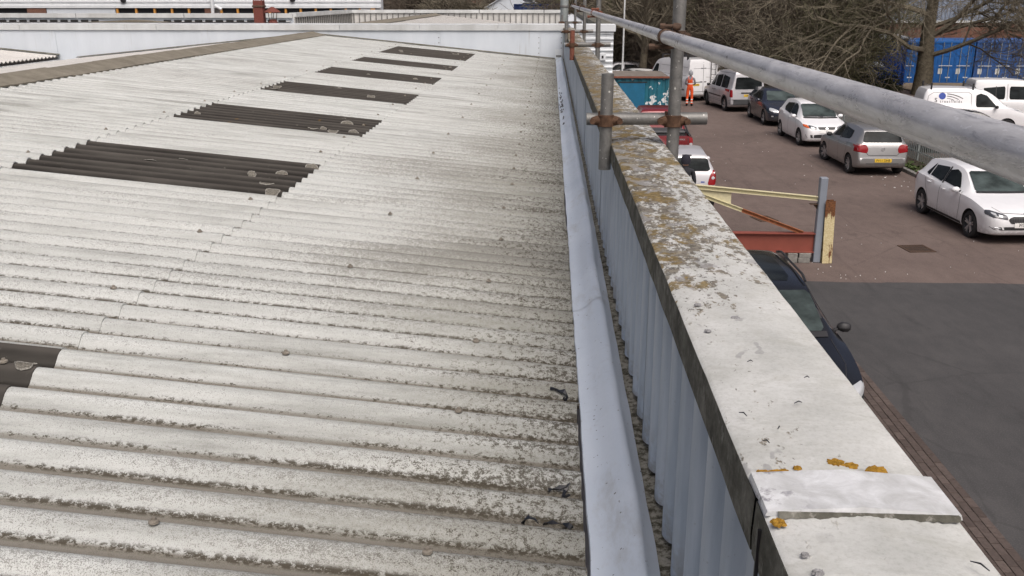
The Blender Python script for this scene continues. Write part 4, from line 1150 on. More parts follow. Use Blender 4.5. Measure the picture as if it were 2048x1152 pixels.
for s in (-1, 1):
    mb = MB(); mb.add([(-4.6, 119.7, 6.40), (-4.6+s*3.9, 119.7, 4.12), (-4.6+s*3.9, 134, 4.12), (-4.6, 134, 6.40), (-4.6, 119.7, 6.32), (-4.6+s*3.9, 119.7, 4.04), (-4.6+s*3.9, 134, 4.04), (-4.6, 134, 6.32)], [(0,1,2,3),(7,6,5,4),(0,4,5,1),(1,5,6,2),(2,6,7,3),(3,7,4,0)]); mb.build('roof', M['white_clad'], gs)
wr = thing('white_roofed_unit', 'white-roofed unit behind the navy container', 'building', (4, 140, 0))
mb = MB(); mb.box(-1, 9, 140, 160, 0, 4.9); mb.build('wall', M['endwall'], wr)
mb = MB(); mb.prism([(139.6, 4.85), (150, 6.5), (160.4, 4.85), (160.4, 4.95), (150, 6.62), (139.6, 4.95)], lambda a, b: (-1.2, a, b), lambda a, b: (9.2, a, b)); mb.build('roof', M['white_clad'], wr)
th = thing('terraced_houses', 'low brown-roofed buildings among distant trees', 'building', (-15, 160, 0))
mb = MB(); mb.box(-22, -9.5, 160, 170, 0, 4.3); mb.build('wall', M['brickwall'], th)
mb = MB(); mb.prism([(159.6, 4.25), (165, 6.6), (170.4, 4.25)], lambda a, b: (-22.3, a, b), lambda a, b: (-9.2, a, b)); mb.build('roof', M['flue_red'], th)
# ================================================================== bare trees and shrubs
def bark(name, a, b):
    n = NT(name, 0.9, spec=0.15); n.col(n.ramp(n.noise(7, 4, 0.65), [(0.35, a), (0.65, b)])); return n.m
M['bark'] = bark('plane_bark', (0.085, 0.074, 0.054), (0.17, 0.15, 0.11))
M['twig'] = bark('grey_brown_twig', (0.11, 0.097, 0.072), (0.20, 0.178, 0.135))
M['twig_br'] = bark('brown_twig', (0.070, 0.058, 0.046), (0.135, 0.113, 0.09))
M['twig_gr'] = bark('olive_twig', (0.08, 0.078, 0.048), (0.15, 0.145, 0.09))
def grow(mbs, pos, d, L, r, lvl, cfg, rng):
    """mbs: [trunk, crown]; one branch as a bent tapering tube, then its children"""
    nseg = 5 if lvl < 2 else 4 if lvl < 3 else 3
    pts, rad = [pos.copy()], [r]; p = pos.copy(); dd = d.copy()
    for k in range(nseg):
        wob = cfg['wob'][min(lvl, len(cfg['wob'])-1)]
        dd = (dd+Vector((rng.gauss(0, wob), rng.gauss(0, wob), rng.gauss(0, wob)+cfg['grav'][min(lvl, len(cfg['grav'])-1)]))).normalized()
        p = p+dd*(L/nseg); pts.append(p.copy()); rad.append(max(cfg['rmin'], r*(1-(k+1)/nseg*cfg['taper'])))
    sides = 9 if lvl == 0 else 5 if lvl == 1 else 3
    (mbs[0] if lvl == 0 else mbs[1]).path(pts, rad, sides, caps=False)
    if lvl >= cfg['levels']: return
    n = cfg['n'][lvl]
    for k in range(n):
        t = cfg['start'][lvl]+(1-cfg['start'][lvl])*(k+rng.random())/n
        i = min(nseg-1, int(t*nseg)); f = t*nseg-i
        q = pts[i].lerp(pts[i+1], f); rr = rad[i]+(rad[i+1]-rad[i])*f
        tang = (pts[i+1]-pts[i]).normalized(); perp = tang.orthogonal().normalized()
        perp.rotate(Matrix.Rotation(rng.random()*6.283, 3, tang))
        ang = R(rng.uniform(*cfg['ang'][lvl])); nd = (tang*math.cos(ang)+perp*math.sin(ang)).normalized()
        grow(mbs, q, nd, L*rng.uniform(*cfg['len'][lvl]), min(rr*0.75, max(cfg['rmin'], r*cfg['rad'][lvl])), lvl+1, cfg, rng)
def make_tree(name, label, loc, cfg, seed, trunk_mat, twig_mat, H, r0, group=None, cat='tree', lean=(0, 0)):
    rng = random.Random(seed); mbs = [MB(), MB()]
    t = thing(name, label, cat, loc, 0, group)
    if cfg.get('stems', 1) == 1:
        grow(mbs, Vector((0, 0, -0.1)), Vector((lean[0], lean[1], 1)).normalized(), H, r0, 0, cfg, rng)
    else:
        for k in range(cfg['stems']):
            a = rng.random()*6.28; sp = rng.uniform(0.1, 0.6)
            grow(mbs, Vector((0.4*rng.gauss(0, 1), 0.4*rng.gauss(0, 1), -0.1)), Vector((math.cos(a)*sp, math.sin(a)*sp, 1)).normalized(), H*rng.uniform(0.6, 1.05), r0*rng.uniform(0.6, 1.1), 0, cfg, rng)
    mbs[0].build('trunk', trunk_mat, t, 60, world=False); mbs[1].build('crown', twig_mat, t, world=False)
    return t
PL = dict(levels=5, n=[11, 8, 6, 5, 4], start=[0.32, 0.25, 0.2, 0.15, 0.1], ang=[(42, 88), (28, 65), (25, 65), (25, 70), (20, 65)],
          len=[(0.9, 1.35), (0.45, 0.7), (0.42, 0.7), (0.45, 0.7), (0.5, 0.8)], rad=[0.27, 0.42, 0.45, 0.5, 0.6], wob=[0.05, 0.14, 0.2, 0.22, 0.24, 0.25],
          grav=[0.0, 0.02, -0.04, -0.06, -0.05, 0.0], taper=0.62, rmin=0.009)
plane = make_tree('plane_tree', 'big bare spreading tree with a thick trunk in front of the blue containers', (21.35, 55.2, 0), PL, 14, M['bark'], M['twig'], 6.6, 0.56)
SM = dict(levels=4, n=[9, 8, 6, 5], start=[0.22, 0.2, 0.15, 0.1], ang=[(20, 45), (20, 50), (20, 50), (20, 55)], len=[(0.7, 1.0), (0.45, 0.7), (0.5, 0.75), (0.5, 0.8)],
          rad=[0.45, 0.45, 0.5, 0.6], wob=[0.06, 0.12, 0.16, 0.2, 0.2], grav=[0.0, 0.06, 0.05, 0.03, 0.02], taper=0.6, rmin=0.010)
make_tree('bare_tree', 'bare upright tree behind the teal store, left of the white van', (5.55, 58.0, 0), SM, 22, M['bark'], M['twig'], 4.4, 0.30)
make_tree('bare_tree', 'bare tree rising behind the roof rack of the white van', (10.2, 62.0, 0), SM, 27, M['bark'], M['twig_br'], 5.0, 0.24)
# thicket: four shrub shapes, copied
SH = dict(levels=3, n=[6, 6, 5], start=[0.2, 0.15, 0.1], ang=[(20, 60), (20, 65), (20, 70)], len=[(0.4, 0.65), (0.4, 0.7), (0.45, 0.8)], rad=[0.5, 0.5, 0.6],
          wob=[0.10, 0.2, 0.25, 0.28], grav=[-0.03, -0.02, -0.03, 0.0], taper=0.65, rmin=0.010, stems=15)
protos = []
for k in range(4):
    protos.append(make_tree('bare_shrub', 'x', (0, 0, 0), SH, 50+k, M['twig_br'], [M['twig_br'], M['twig_gr'], M['twig'], M['twig_br']][k], 4.6, 0.035, 'thicket beyond the palisade fence', 'shrub'))
rng = random.Random(77); used = [False]*4
spots = []
for i in range(34):
    y = rng.uniform(56.5, 73); x = rng.uniform(7.0, 19.5)*y/62
    if x/y < 0.292: spots.append((x, y))
spots += [(15.5, 55.5), (13.6, 54.6), (12.0, 57), (6.8, 64), (4.2, 66), (3.0, 70), (2.5, 64), (14.6, 57.5), (16.6, 58)]
for i, (x, y) in enumerate(spots):
    k = i % 4
    o = protos[k] if not used[k] else copy_tree(protos[k])
    used[k] = True
    o.location = (x, y, -0.05); o.rotation_euler = (0, 0, rng.random()*6.28); s = rng.uniform(0.75, 1.25); o.scale = (s*1.1, s*1.1, s)
    tag(o, 'bare tangled shrub in the thicket behind the vans', 'shrub', 'thicket beyond the palisade fence')
# evergreen ivy low in the thicket
M['ivy'] = leaf_mat('ivy_leaf', (0.022, 0.030, 0.010), (0.055, 0.062, 0.022))
def leafy(name, label, loc, rx, ry, h, n, seed, mat, L=(0.06, 0.13), cat='bush', group=None):
    rg = random.Random(seed); t = thing(name, label, cat, loc, 0, group)
    mb = MB(); tr = MB()
    for k in range(14):
        a = rg.random()*6.28; q = rg.random()**0.5
        tr.path([(0.1*math.cos(a), 0.1*math.sin(a), 0), (rx*q*0.6*math.cos(a), ry*q*0.6*math.sin(a), h*0.5), (rx*q*math.cos(a), ry*q*math.sin(a), h*rg.uniform(0.7, 1))], [0.03, 0.02, 0.008], 4)
    cl = [(rg.gauss(0, 0.45)*rx, rg.gauss(0, 0.45)*ry, rg.random()**0.8*h) for _ in range(26)]
    for k in range(n):
        c = rg.choice(cl); p = Vector((c[0]+rg.gauss(0, 0.22), c[1]+rg.gauss(0, 0.22), max(0.03, c[2]+rg.gauss(0, 0.2))))
        d = Vector((rg.gauss(0, 1), rg.gauss(0, 1), rg.gauss(0, 0.7))).normalized(); s = d.orthogonal().normalized(); s.rotate(Matrix.Rotation(rg.random()*6.28, 3, d)); l = rg.uniform(*L)
        mb.add([p, p+d*l*0.5+s*l*0.35, p+d*l, p+d*l*0.5-s*l*0.35], [(0, 1, 2, 3)])
    mb.build('foliage', mat, t, world=False); tr.build('stem', M['twig_br'], t, world=False); return t
leafy('ivy_bush', 'dark green ivy bush in front of the deep blue container, left side', (18.6, 57.6, 0), 0.9, 0.7, 0.9, 2600, 3, M['ivy'])
leafy('ivy_bush', 'dark green ivy bush between the blue chute and the plane tree', (20.3, 57.4, 0), 0.8, 0.6, 1.0, 2600, 4, M['ivy'])
leafy('ivy_bush', 'olive green bush high in the thicket above the white hatchback', (13.2, 60.0, 1.0), 2.4, 1.2, 3.2, 5200, 5, M['ivy'], (0.07, 0.15))
leafy('ivy_bush', 'low dark bush behind the fence under the guardrail', (16.2, 56.0, 0), 1.4, 0.8, 1.0, 3000, 6, M['ivy'])
# far belt of trees on the skyline
FB = dict(levels=3, n=[9, 7, 6], start=[0.15, 0.15, 0.1], ang=[(20, 55), (20, 55), (20, 60)], len=[(0.5, 0.8), (0.45, 0.7), (0.5, 0.8)], rad=[0.5, 0.5, 0.6],
          wob=[0.06, 0.14, 0.18, 0.2], grav=[0, 0.03, 0.02, 0], taper=0.6, rmin=0.02, stems=4)
fp = [make_tree('distant_tree', 'x', (0, 0, 0), FB, 80+k, M['twig_br'], [M['twig_br'], M['twig'], M['twig_br']][k], 5.5, 0.11, 'distant trees on the skyline') for k in range(3)]
uf = [False]*3; rng = random.Random(5)
fs_ = [(rng.uniform(-24, 2)*y/150, y) for y in [rng.uniform(118, 190) for _ in range(26)]]+[(rng.uniform(6, 58)*y/110, y) for y in [rng.uniform(80, 150) for _ in range(34)]]
for i, (x, y) in enumerate(fs_):
    k = i % 3; o = fp[k] if not uf[k] else copy_tree(fp[k]); uf[k] = True
    o.location = (x, y, -0.05); o.rotation_euler = (0, 0, rng.random()*6.28); s = rng.uniform(0.75, 1.2); o.scale = (s*1.25, s*1.25, s)
    tag(o, 'hazy bare tree in the distant belt on the skyline', 'tree', 'distant trees on the skyline')
# white pole
wp = thing('white_pole', 'slim white pole standing between the teal store and the bare tree', 'pole', (3.62, 48.3, 0))
mb = MB(); mb.path([(3.60, 48.3, 0), (3.64, 48.3, 2.5), (3.64, 48.3, 7)], [0.055, 0.045, 0.035], 8); mb.build('shaft', M['cap'], wp, 40)
# ================================================================== vehicles
def paint(name, c, metal=0.0, rough=0.3):
    n = NT(name, rough, metal, 0.5, coat=0.6)
    n.b.inputs['Coat Roughness'].default_value = 0.06
    p = n.pos(); z = n.xyz(p)[2]
    f = n.noise(5, 4, 0.6)
    col = n.ramp(f, [(0.3, tuple(q*0.93 for q in c)), (0.7, c)])
    d = n.math('MULTIPLY', n.step(z, 0.55, 0.15), n.step(n.noise(14, 4, 0.7), 0.3, 0.6))      # road dirt along the sills
    col = n.mix(n.math('MULTIPLY', d, 0.45), col, (0.12, 0.105, 0.09))
    n.col(col); return n.m
M['p_white'] = paint('white_car_paint', (0.76, 0.77, 0.79))
M['p_white2'] = paint('off_white_van_paint', (0.72, 0.73, 0.74), rough=0.4)
M['p_silver'] = paint('silver_car_paint', (0.36, 0.36, 0.36), 0.6, 0.32)
M['p_silver2'] = paint('pale_silver_paint', (0.60, 0.60, 0.62), 0.3, 0.34)
M['p_navy'] = paint('dark_navy_paint', (0.022, 0.026, 0.042), 0.2, 0.25)
M['p_dark'] = paint('dark_blue_grey_paint', (0.011, 0.012, 0.015), 0.2, 0.2)
M['p_red'] = paint('dark_red_paint', (0.17, 0.012, 0.016), 0.2, 0.28)
def glass_mat(name, c, rough=0.09):
    n = NT(name, rough, 0, 0.06)
    f = n.noise(1.6, 4, 0.6, k=(1, 1, 2)); n.col(n.ramp(f, [(0.35, tuple(q*0.5 for q in c)), (0.65, tuple(q*1.6 for q in c))])); return n.m
M['glass'] = glass_mat('tinted_car_glass', (0.016, 0.019, 0.020))
M['screen'] = glass_mat('windscreen_glass', (0.045, 0.058, 0.058))
M['tyre'] = plain('tyre_rubber', (0.018, 0.018, 0.019), 0.85)
M['alloy'] = plain('alloy_wheel', (0.42, 0.42, 0.43), 0.35, 0.7, var=0.15)
M['trim'] = plain('black_trim', (0.022, 0.022, 0.024), 0.55)
M['gtrim'] = plain('grey_bumper_plastic', (0.05, 0.052, 0.056), 0.6)
M['lampred'] = NT('red_tail_lamp', 0.15, spec=0.6).col((0.24, 0.008, 0.012)).m
M['lampclear'] = NT('clear_head_lamp', 0.12, 0.3, 0.7).col((0.52, 0.54, 0.56)).m
M['lampdark'] = NT('dark_lamp_inset', 0.12, 0.2, 0.7).col((0.06, 0.065, 0.075)).m
M['lampamber'] = NT('amber_indicator', 0.2, spec=0.6).col((0.55, 0.11, 0.03)).m
M['plate_y'] = NT('yellow_plate', 0.4).col((0.72, 0.48, 0.05)).m
M['plate_w'] = NT('white_plate', 0.4).col((0.78, 0.78, 0.76)).m
M['chrome'] = NT('chrome', 0.15, 0.9).col((0.65, 0.65, 0.66)).m
M['ink'] = NT('black_ink', 0.5).col((0.012, 0.012, 0.014)).m
M['inkblue'] = NT('blue_ink', 0.5).col((0.012, 0.05, 0.30)).m

def round_poly(poly, r, n=4):
    out = []; N = len(poly)
    for i in range(N):
        p0, p1, p2 = (Vector(poly[(i-1) % N]), Vector(poly[i]), Vector(poly[(i+1) % N]))
        a = p0-p1; b = p2-p1; k = min(r, a.length*0.45, b.length*0.45)
        A, B = p1+a.normalized()*k, p1+b.normalized()*k
        for j in range(n+1):
            t = j/n; out.append(tuple(A*(1-t)**2+p1*2*t*(1-t)+B*t*t))
    return out
class Car:
    def __init__(s, name, label, cat, spec, paintm, loc, rz, group=None):
        s.sp = spec; s.L, s.W = spec['L'], spec['W']
        s.t = thing(name, label, cat, (loc[0], loc[1], 0), rz, group)
        s.pm = paintm
        f = {k: pchip(spec[k]) for k in ('top', 'bot', 'wid', 'belt', 'roof')}
        ts = sorted(set([round(q[0], 4) for k in ('top', 'wid') for q in spec[k]]+[round(s.L*i/64, 4) for i in range(65)]))
        ts = [q for i, q in enumerate(ts) if i == 0 or q-ts[i-1] > 0.004]
        rows_ = []
        for t in ts:
            zb, zt, w_, zw, wr = f['bot'](t), f['top'](t), f['wid'](t), f['belt'](t), f['roof'](t)
            zw2 = min(zw, zt-0.03); g = zt-zw2; k = min(1, g/0.3); h = zw2-zb; wr = min(wr, w_*0.9)
            P_ = [(0, zb), (w_*0.82, zb), (w_*0.94, zb+0.03), (w_*0.972, zb+0.10*min(1, h/0.5)), (w_*0.985, zb+h*0.36), (w_*0.992, zb+h*0.58), (w_, zb+h*0.72), (w_*0.992, zb+h*0.86), (w_*0.962, zw2)]
            ze = zt-0.055*k-0.006; xb = w_*0.945
            for q in (0.05, 0.30, 0.62, 0.92): P_.append((xb+(wr-xb)*q, zw2+0.004+(ze-zw2-0.004)*q))
            P_ += [(wr*0.955, zt-0.022*k-0.003), (wr*0.86, zt-0.010*k-0.002), (wr*0.6, zt-0.003*k-0.001), (wr*0.3, zt), (0, zt)]
            full = [(x, z) for x, z in P_]+[(-x, z) for x, z in reversed(P_[1:-1])]
            y = s.L/2-t; rows_.append([(x, y, z) for x, z in full])
        mb = MB(); n = len(rows_[0])
        for r in rows_: mb.v += r
        for i in range(len(rows_)-1):
            for j in range(n):
                mb.f.append((i*n+j, i*n+(j+1) % n, (i+1)*n+(j+1) % n, (i+1)*n+j)); mb.m.append(0)
        mb.f.append(tuple(range(n-1, -1, -1))); mb.m.append(0); q = (len(rows_)-1)*n; mb.f.append(tuple(q+k for k in range(n))); mb.m.append(0)
        me = mb.mesh('body', [paintm, M['dark']], None)
        bm = bmesh.new(); bm.from_mesh(me); bmesh.ops.recalc_face_normals(bm, faces=bm.faces); bm.to_mesh(me)
        s.bvh = BVHTree.FromBMesh(bm); bm.free()
        body = bpy.data.objects.new('body', me); COL.objects.link(body)
        # wheel arches
        cut = MB(); ra = spec.get('arch', spec['wr']+0.045)
        for ta in spec['axles']:
            for sg in (-1, 1):
                cut.lathe([(0.0001, 0), (ra, 0), (ra, 0.5), (0.0001, 0.5)], (sg*(s.W/2-0.27), s.L/2-ta, spec['wr']+0.01), (sg, 0, 0), 28)
        cut.m = [1]*len(cut.f); cme = cut.mesh('cut', [paintm, M['dark']])
        bm = bmesh.new(); bm.from_mesh(cme); bmesh.ops.remove_doubles(bm, verts=bm.verts, dist=0.0005); bmesh.ops.recalc_face_normals(bm, faces=bm.faces); bm.to_mesh(cme); bm.free()
        co = bpy.data.objects.new('cut', cme); COL.objects.link(co)
        md = body.modifiers.new('b', 'BOOLEAN'); md.operation = 'DIFFERENCE'; md.object = co; md.solver = 'EXACT'
        bpy.context.view_layer.update()
        nm = bpy.data.meshes.new_from_object(body.evaluated_get(bpy.context.evaluated_depsgraph_get()))
        body.modifiers.clear(); bpy.data.objects.remove(co); body.data = nm; nm.name = 'body'
        nm.polygons.foreach_set('use_smooth', [True]*len(nm.polygons)); nm.set_sharp_from_angle(angle=R(32))
        body.parent = s.t; s.body = body
        for ta in spec['axles']:
            for sg in (-1, 1): s.wheel(sg, ta)
    def y(s, t): return s.L/2-t
    def wheel(s, sg, ta, steer=0.0):
        wr = s.sp['wr']; o = Vector((sg*(s.W/2-0.115), s.y(ta), wr)); wd = 0.10; ax = (sg, 0, 0)
        mb = MB(); mb.lathe([(wr*0.64, -wd), (wr*0.9, -wd), (wr, -wd*0.7), (wr, wd*0.7), (wr*0.93, wd*0.95), (wr*0.70, wd*0.98), (wr*0.66, wd*0.85)], (0, 0, 0), ax, 28)
        wo_ = mb.build('wheel', M['tyre'], s.t, 40, world=False); wo_.location = o
        if ta == s.sp['axles'][0] and s.sp.get('steer'): wo_.rotation_euler = (0, 0, s.sp['steer'])
        mb = MB(); mb.lathe([(0.0001, 0.035), (wr*0.55, 0.02), (wr*0.66, 0.045), (wr*0.69, 0.088), (wr*0.655, 0.09)], (0, 0, 0), ax, 28, mi=1)
        n = s.sp.get('spokes', 5)
        for k in range(n):
            a = 2*math.pi*k/n+0.3
            for da in (-0.16, 0.16):
                u = Vector((0, math.cos(a+da), math.sin(a+da))); v = Vector((0, -math.sin(a+da), math.cos(a+da)))
                p0, p1 = u*wr*0.10, u*wr*0.67; h = wr*0.055
                mb.add([p0-v*h+Vector((sg*0.072, 0, 0)), p0+v*h+Vector((sg*0.072, 0, 0)), p1+v*h*0.8+Vector((sg*0.086, 0, 0)), p1-v*h*0.8+Vector((sg*0.086, 0, 0)),
                        p0-v*h*1.4+Vector((sg*0.035, 0, 0)), p0+v*h*1.4+Vector((sg*0.035, 0, 0)), p1+v*h*1.2+Vector((sg*0.05, 0, 0)), p1-v*h*1.2+Vector((sg*0.05, 0, 0))],
                       [(0, 1, 2, 3), (0, 4, 5, 1), (1, 5, 6, 2), (3, 2, 6, 7), (0, 3, 7, 4)])
        mb.lathe([(0.0001, 0.082), (wr*0.14, 0.078), (wr*0.17, 0.06)], (0, 0, 0), ax, 14)
        mb.build('rim', [M[s.sp.get('rimmat', 'alloy')], M['lampdark']], wo_, 40, world=False)
    def hit(s, view, a, b):
        if view in ('L', 'R'):
            sg = -1 if view == 'L' else 1; o, d = Vector((sg*3, s.y(a), b)), Vector((-sg, 0, 0))
        elif view == 'T': o, d = Vector((a, s.y(b), 4)), Vector((0, 0, -1))
        elif view == 'F': o, d = Vector((a, 6, b)), Vector((0, -1, 0))
        else: o, d = Vector((a, -6, b)), Vector((0, 1, 0))
        p, n, i, dist = s.bvh.ray_cast(o, d)
        if p is None: return None
        if n.dot(d) > 0: n = -n
        return p, n
    def patch(s, name, view, poly, mat, off=0.006, parent=None, r=0.03, nr=8, nc=10):
        poly = round_poly(poly, r) if r else list(poly)
        vs = [q[1] for q in poly]; v0, v1 = min(vs)+1e-4, max(vs)-1e-4; rows_ = []
        # smooth normals: offset along the average of hit normals
        for i in range(nr+1):
            v = v0+(v1-v0)*i/nr; xs_ = []
            for k in range(len(poly)):
                (a0, b0), (a1, b1) = poly[k], poly[(k+1) % len(poly)]
                if (b0-v)*(b1-v) <= 0 and abs(b1-b0) > 1e-9: xs_.append(a0+(a1-a0)*(v-b0)/(b1-b0))
            if len(xs_) < 2: continue
            u0, u1 = min(xs_), max(xs_); row = []
            for j in range(nc+1):
                hv = s.hit(view, u0+(u1-u0)*j/nc, v)
                row.append(None if hv is None else hv[0]+hv[1]*off)
            good = [q for q in row if q is not None]
            if not good: continue
            last = good[0]
            for j in range(len(row)):
                if row[j] is None: row[j] = last
                last = row[j]
            rows_.append(row)
        if len(rows_) < 2: return None
        mb = MB(); mb.grid(rows_)
        me_ = mb
        ob = me_.build(name, mat, parent or s.t, None, world=False)
        bm = bmesh.new(); bm.from_mesh(ob.data)
        c = Vector((0, 0, 0.7))
        bmesh.ops.recalc_face_normals(bm, faces=bm.faces)
        tot = sum((f.normal.dot(f.calc_center_median()-c) for f in bm.faces))
        if tot < 0: bmesh.ops.reverse_faces(bm, faces=bm.faces)
        bm.to_mesh(ob.data); bm.free()
        ob.data.polygons.foreach_set('use_smooth', [True]*len(ob.data.polygons))
        return ob
    def both(s, name, view, poly, mat, **k):
        """mirror about the centre line for F/B/T; both sides for the side view"""
        if view == 'S': return [s.patch(name, 'L', poly, mat, **k), s.patch(name, 'R', poly, mat, **k)]
        return [s.patch(name, view, poly, mat, **k), s.patch(name, view, [(-a, b) for a, b in poly], mat, **k)]
    def line(s, name, view, pts, mat, w_=0.010, off=0.004, parent=None, sub=6):
        """narrow strip lying on the body"""
        Q = []
        for i in range(len(pts)-1):
            for j in range(sub): Q.append((pts[i][0]+(pts[i+1][0]-pts[i][0])*j/sub, pts[i][1]+(pts[i+1][1]-pts[i][1])*j/sub))
        Q.append(pts[-1]); A, B = [], []
        for i, q in enumerate(Q):
            d = Vector(Q[min(i+1, len(Q)-1)])-Vector(Q[max(0, i-1)]); d.normalize(); nn = Vector((-d.y, d.x))*w_/2
            h1, h2 = s.hit(view, q[0]+nn.x, q[1]+nn.y), s.hit(view, q[0]-nn.x, q[1]-nn.y)
            if h1 and h2: A.append(h1[0]+h1[1]*off); B.append(h2[0]+h2[1]*off)
        if len(A) < 2: return
        mb = MB(); mb.grid([A, B]); return mb.build(name, mat, parent or s.t, None, world=False)
    def sline(s, name, pts, mat, **k):
        for v in 'LR': s.line(name, v, pts, mat, **k)
    def text(s, view, body, a, b, size, mat, parent=None, off=0.011, slant=0.0, name='lettering', sx=1.0):
        cu = bpy.data.curves.new(name, 'FONT'); cu.body = body; cu.size = size; cu.align_x = 'CENTER'; cu.align_y = 'CENTER'; cu.shear = slant
        to = bpy.data.objects.new(name, cu); COL.objects.link(to); bpy.context.view_layer.update()
        me = bpy.data.meshes.new_from_object(to.evaluated_get(bpy.context.evaluated_depsgraph_get())); bpy.data.objects.remove(to)
        for v in me.vertices:
            x, y_ = v.co.x*sx, v.co.y
            if view == 'L': q = s.hit('L', a-x*-1 if False else a+x, b+y_)
            elif view == 'R': q = s.hit('R', a-x, b+y_)
            elif view == 'B': q = s.hit('B', a+x, b+y_)
            else: q = s.hit('F', a-x, b+y_)
            v.co = (q[0]+q[1]*off) if q else (0, 0, 0.5)
        me.materials.clear(); me.materials.append(mat)
        ob = bpy.data.objects.new(name, me); COL.objects.link(ob); ob.parent = parent or s.t; return ob
    def plate(s, view, x, z, txt, mat, wd=0.52, h=0.11):
        p = s.patch('number_plate', view, [(x-wd/2, z-h/2), (x+wd/2, z-h/2), (x+wd/2, z+h/2), (x-wd/2, z+h/2)], mat, off=0.013, r=0.012, nr=3, nc=6)
        if txt: s.text(view, txt, x, z, 0.105, M['ink'], p, off=0.019, sx=0.92)
        return p
    def mirror(s, sg, t, z, mat):
        h = s.hit('L' if sg < 0 else 'R', t, z); x = h[0].x if h else sg*s.W*0.45
        mb = MB(); y = s.y(t); rr = []
        for k, (dx, sc_) in enumerate(((0.0, 0.25), (0.02, 0.7), (0.07, 1.0), (0.14, 0.95), (0.175, 0.6), (0.185, 0.2))):
            rr.append([(x+sg*(dx+0.02), y+0.055*sc_*math.cos(a)-0.01+(0.02 if math.cos(a) > 0 else 0)*sc_, z+0.05+0.068*sc_*math.sin(a)) for a in [2*math.pi*q/12 for q in range(13)]])
        mb.grid(rr, flip=(sg < 0)); mb.add([rr[-1][q] for q in range(12)], [tuple(range(12))])
        m_ = mb.build('mirror', mat, s.t, 50, world=False)
        mb = MB(); mb.path([(x-sg*0.02, y, z+0.01), (x+sg*0.06, y, z+0.03)], [0.022, 0.018], 6); mb.build('stalk', M['trim'], m_, world=False)
    def handle(s, t, z, mat):
        for v in 'LR':
            h = s.hit(v, t, z)
            if h:
                mb = MB(); p = h[0]; q = p.x/abs(p.x)
                mb.path([(p.x-q*0.005, p.y+0.09, z), (p.x+q*0.028, p.y+0.06, z), (p.x+q*0.03, p.y-0.05, z+0.004), (p.x-q*0.005, p.y-0.09, z+0.004)], [0.012, 0.014, 0.014, 0.011], 6); mb.build('door_handle', mat, s.t, 50, world=False)
    def badge(s, view, x, z, r, mat=None):
        hv = s.hit(view, x, z); p, n = hv
        mb = MB(); mb.lathe([(r*0.80, 0.004), (r*0.86, 0.012), (r, 0.011), (r*1.02, 0.002)], p, n, 20)
        b = mb.build('badge', mat or M['chrome'], s.t, 40, world=False); return b, p, n
def hatch_spec(L, W, H, top, belt, wr=0.305, axles=None, roofw=None, **k):
    a = [(0, W*0.29), (0.03, W*0.36), (0.10, W*0.42), (0.28, W*0.47), (0.6, W*0.49), (1.1, W*0.498), (L-1.1, W*0.5), (L-0.5, W*0.49), (L-0.2, W*0.465), (L-0.06, W*0.42), (L, W*0.36)]
    bot = [(0, 0.34), (0.06, 0.24), (0.3, 0.20), (0.7, 0.18), (L-0.7, 0.19), (L-0.25, 0.23), (L-0.05, 0.30), (L, 0.38)]
    rw = roofw or [(0, W*0.30), (0.3, W*0.39), (k.get('cowl', 1.1), W*0.40), (k.get('rooff', 1.9), W*0.335), (L*0.55, W*0.34), (L-0.55, W*0.325), (L-0.15, W*0.345), (L, W*0.36)]
    d = dict(L=L, W=W, H=H, top=top, bot=bot, wid=a, belt=belt, roof=rw, wr=wr, axles=axles or (0.83, 0.83+2.52)); d.update(k); return d

def side_glass(c, polys, par=None):
    for q in polys:
        for v in 'LR': c.patch('side_window', v, q, M['glass'], r=0.04, nr=7, nc=10)
seam = dict(w_=0.012, off=0.003)
PI = math.pi

# ------------------------------------------------------------------ white hatchback, right edge of the picture
FT = [(0, .50), (.02, .60), (.06, .675), (.18, .735), (.5, .83), (.85, .90), (1.08, .945), (1.18, .975), (1.5, 1.185), (1.82, 1.37), (2.0, 1.425), (2.3, 1.455), (2.7, 1.46), (3.1, 1.44), (3.45, 1.405), (3.64, 1.375), (3.72, 1.33), (3.90, 1.10), (3.97, 1.00), (4.03, .90), (4.07, .75), (4.09, .55)]
sp = hatch_spec(4.09, 1.74, 1.46, FT, [(0, .70), (1.0, .885), (1.3, .90), (2.6, .945), (3.6, .985), (4.09, .99)], axles=(0.84, 3.36), cowl=1.15, rooff=1.95, wr=0.31, spokes=5)
c = Car('white_hatchback', 'white five-door hatchback at the right edge, facing the camera', 'car', sp, M['p_white'], (10.43, 22.42), PI+0.055, 'cars parked along the fence')
c.patch('windscreen', 'F', [(-.60, .985), (.60, .985), (.53, 1.355), (-.53, 1.355)], M['screen'], off=0.013, r=0.05, nr=12, nc=18)
c.line('cowl', 'F', [(-.60, .975), (0, .972), (.60, .975)], M['trim'], w_=0.03, off=0.008)
side_glass(c, [[(1.55, .965), (2.38, .985), (2.38, 1.335), (2.10, 1.345), (1.92, 1.29)], [(2.46, .99), (3.14, 1.01), (3.14, 1.325), (2.46, 1.34)], [(3.18, 1.015), (3.40, 1.05), (3.22, 1.315), (3.18, 1.32)]])
c.sline('pillar_trim', [(2.42, .97), (2.42, 1.36)], M['trim'], w_=0.07, off=0.005)
c.both('headlamp', 'F', [(.40, .585), (.70, .625), (.81, .67), (.80, .755), (.70, .755), (.42, .68)], M['lampdark'], off=0.007, r=0.015)
c.both('headlamp_lens', 'F', [(.52, .635), (.60, .655), (.60, .695), (.52, .675)], M['lampclear'], off=0.013, r=0.01, nr=4, nc=4)
c.both('headlamp_lens', 'F', [(.64, .665), (.73, .69), (.73, .725), (.64, .71)], M['lampclear'], off=0.013, r=0.01, nr=4, nc=4)
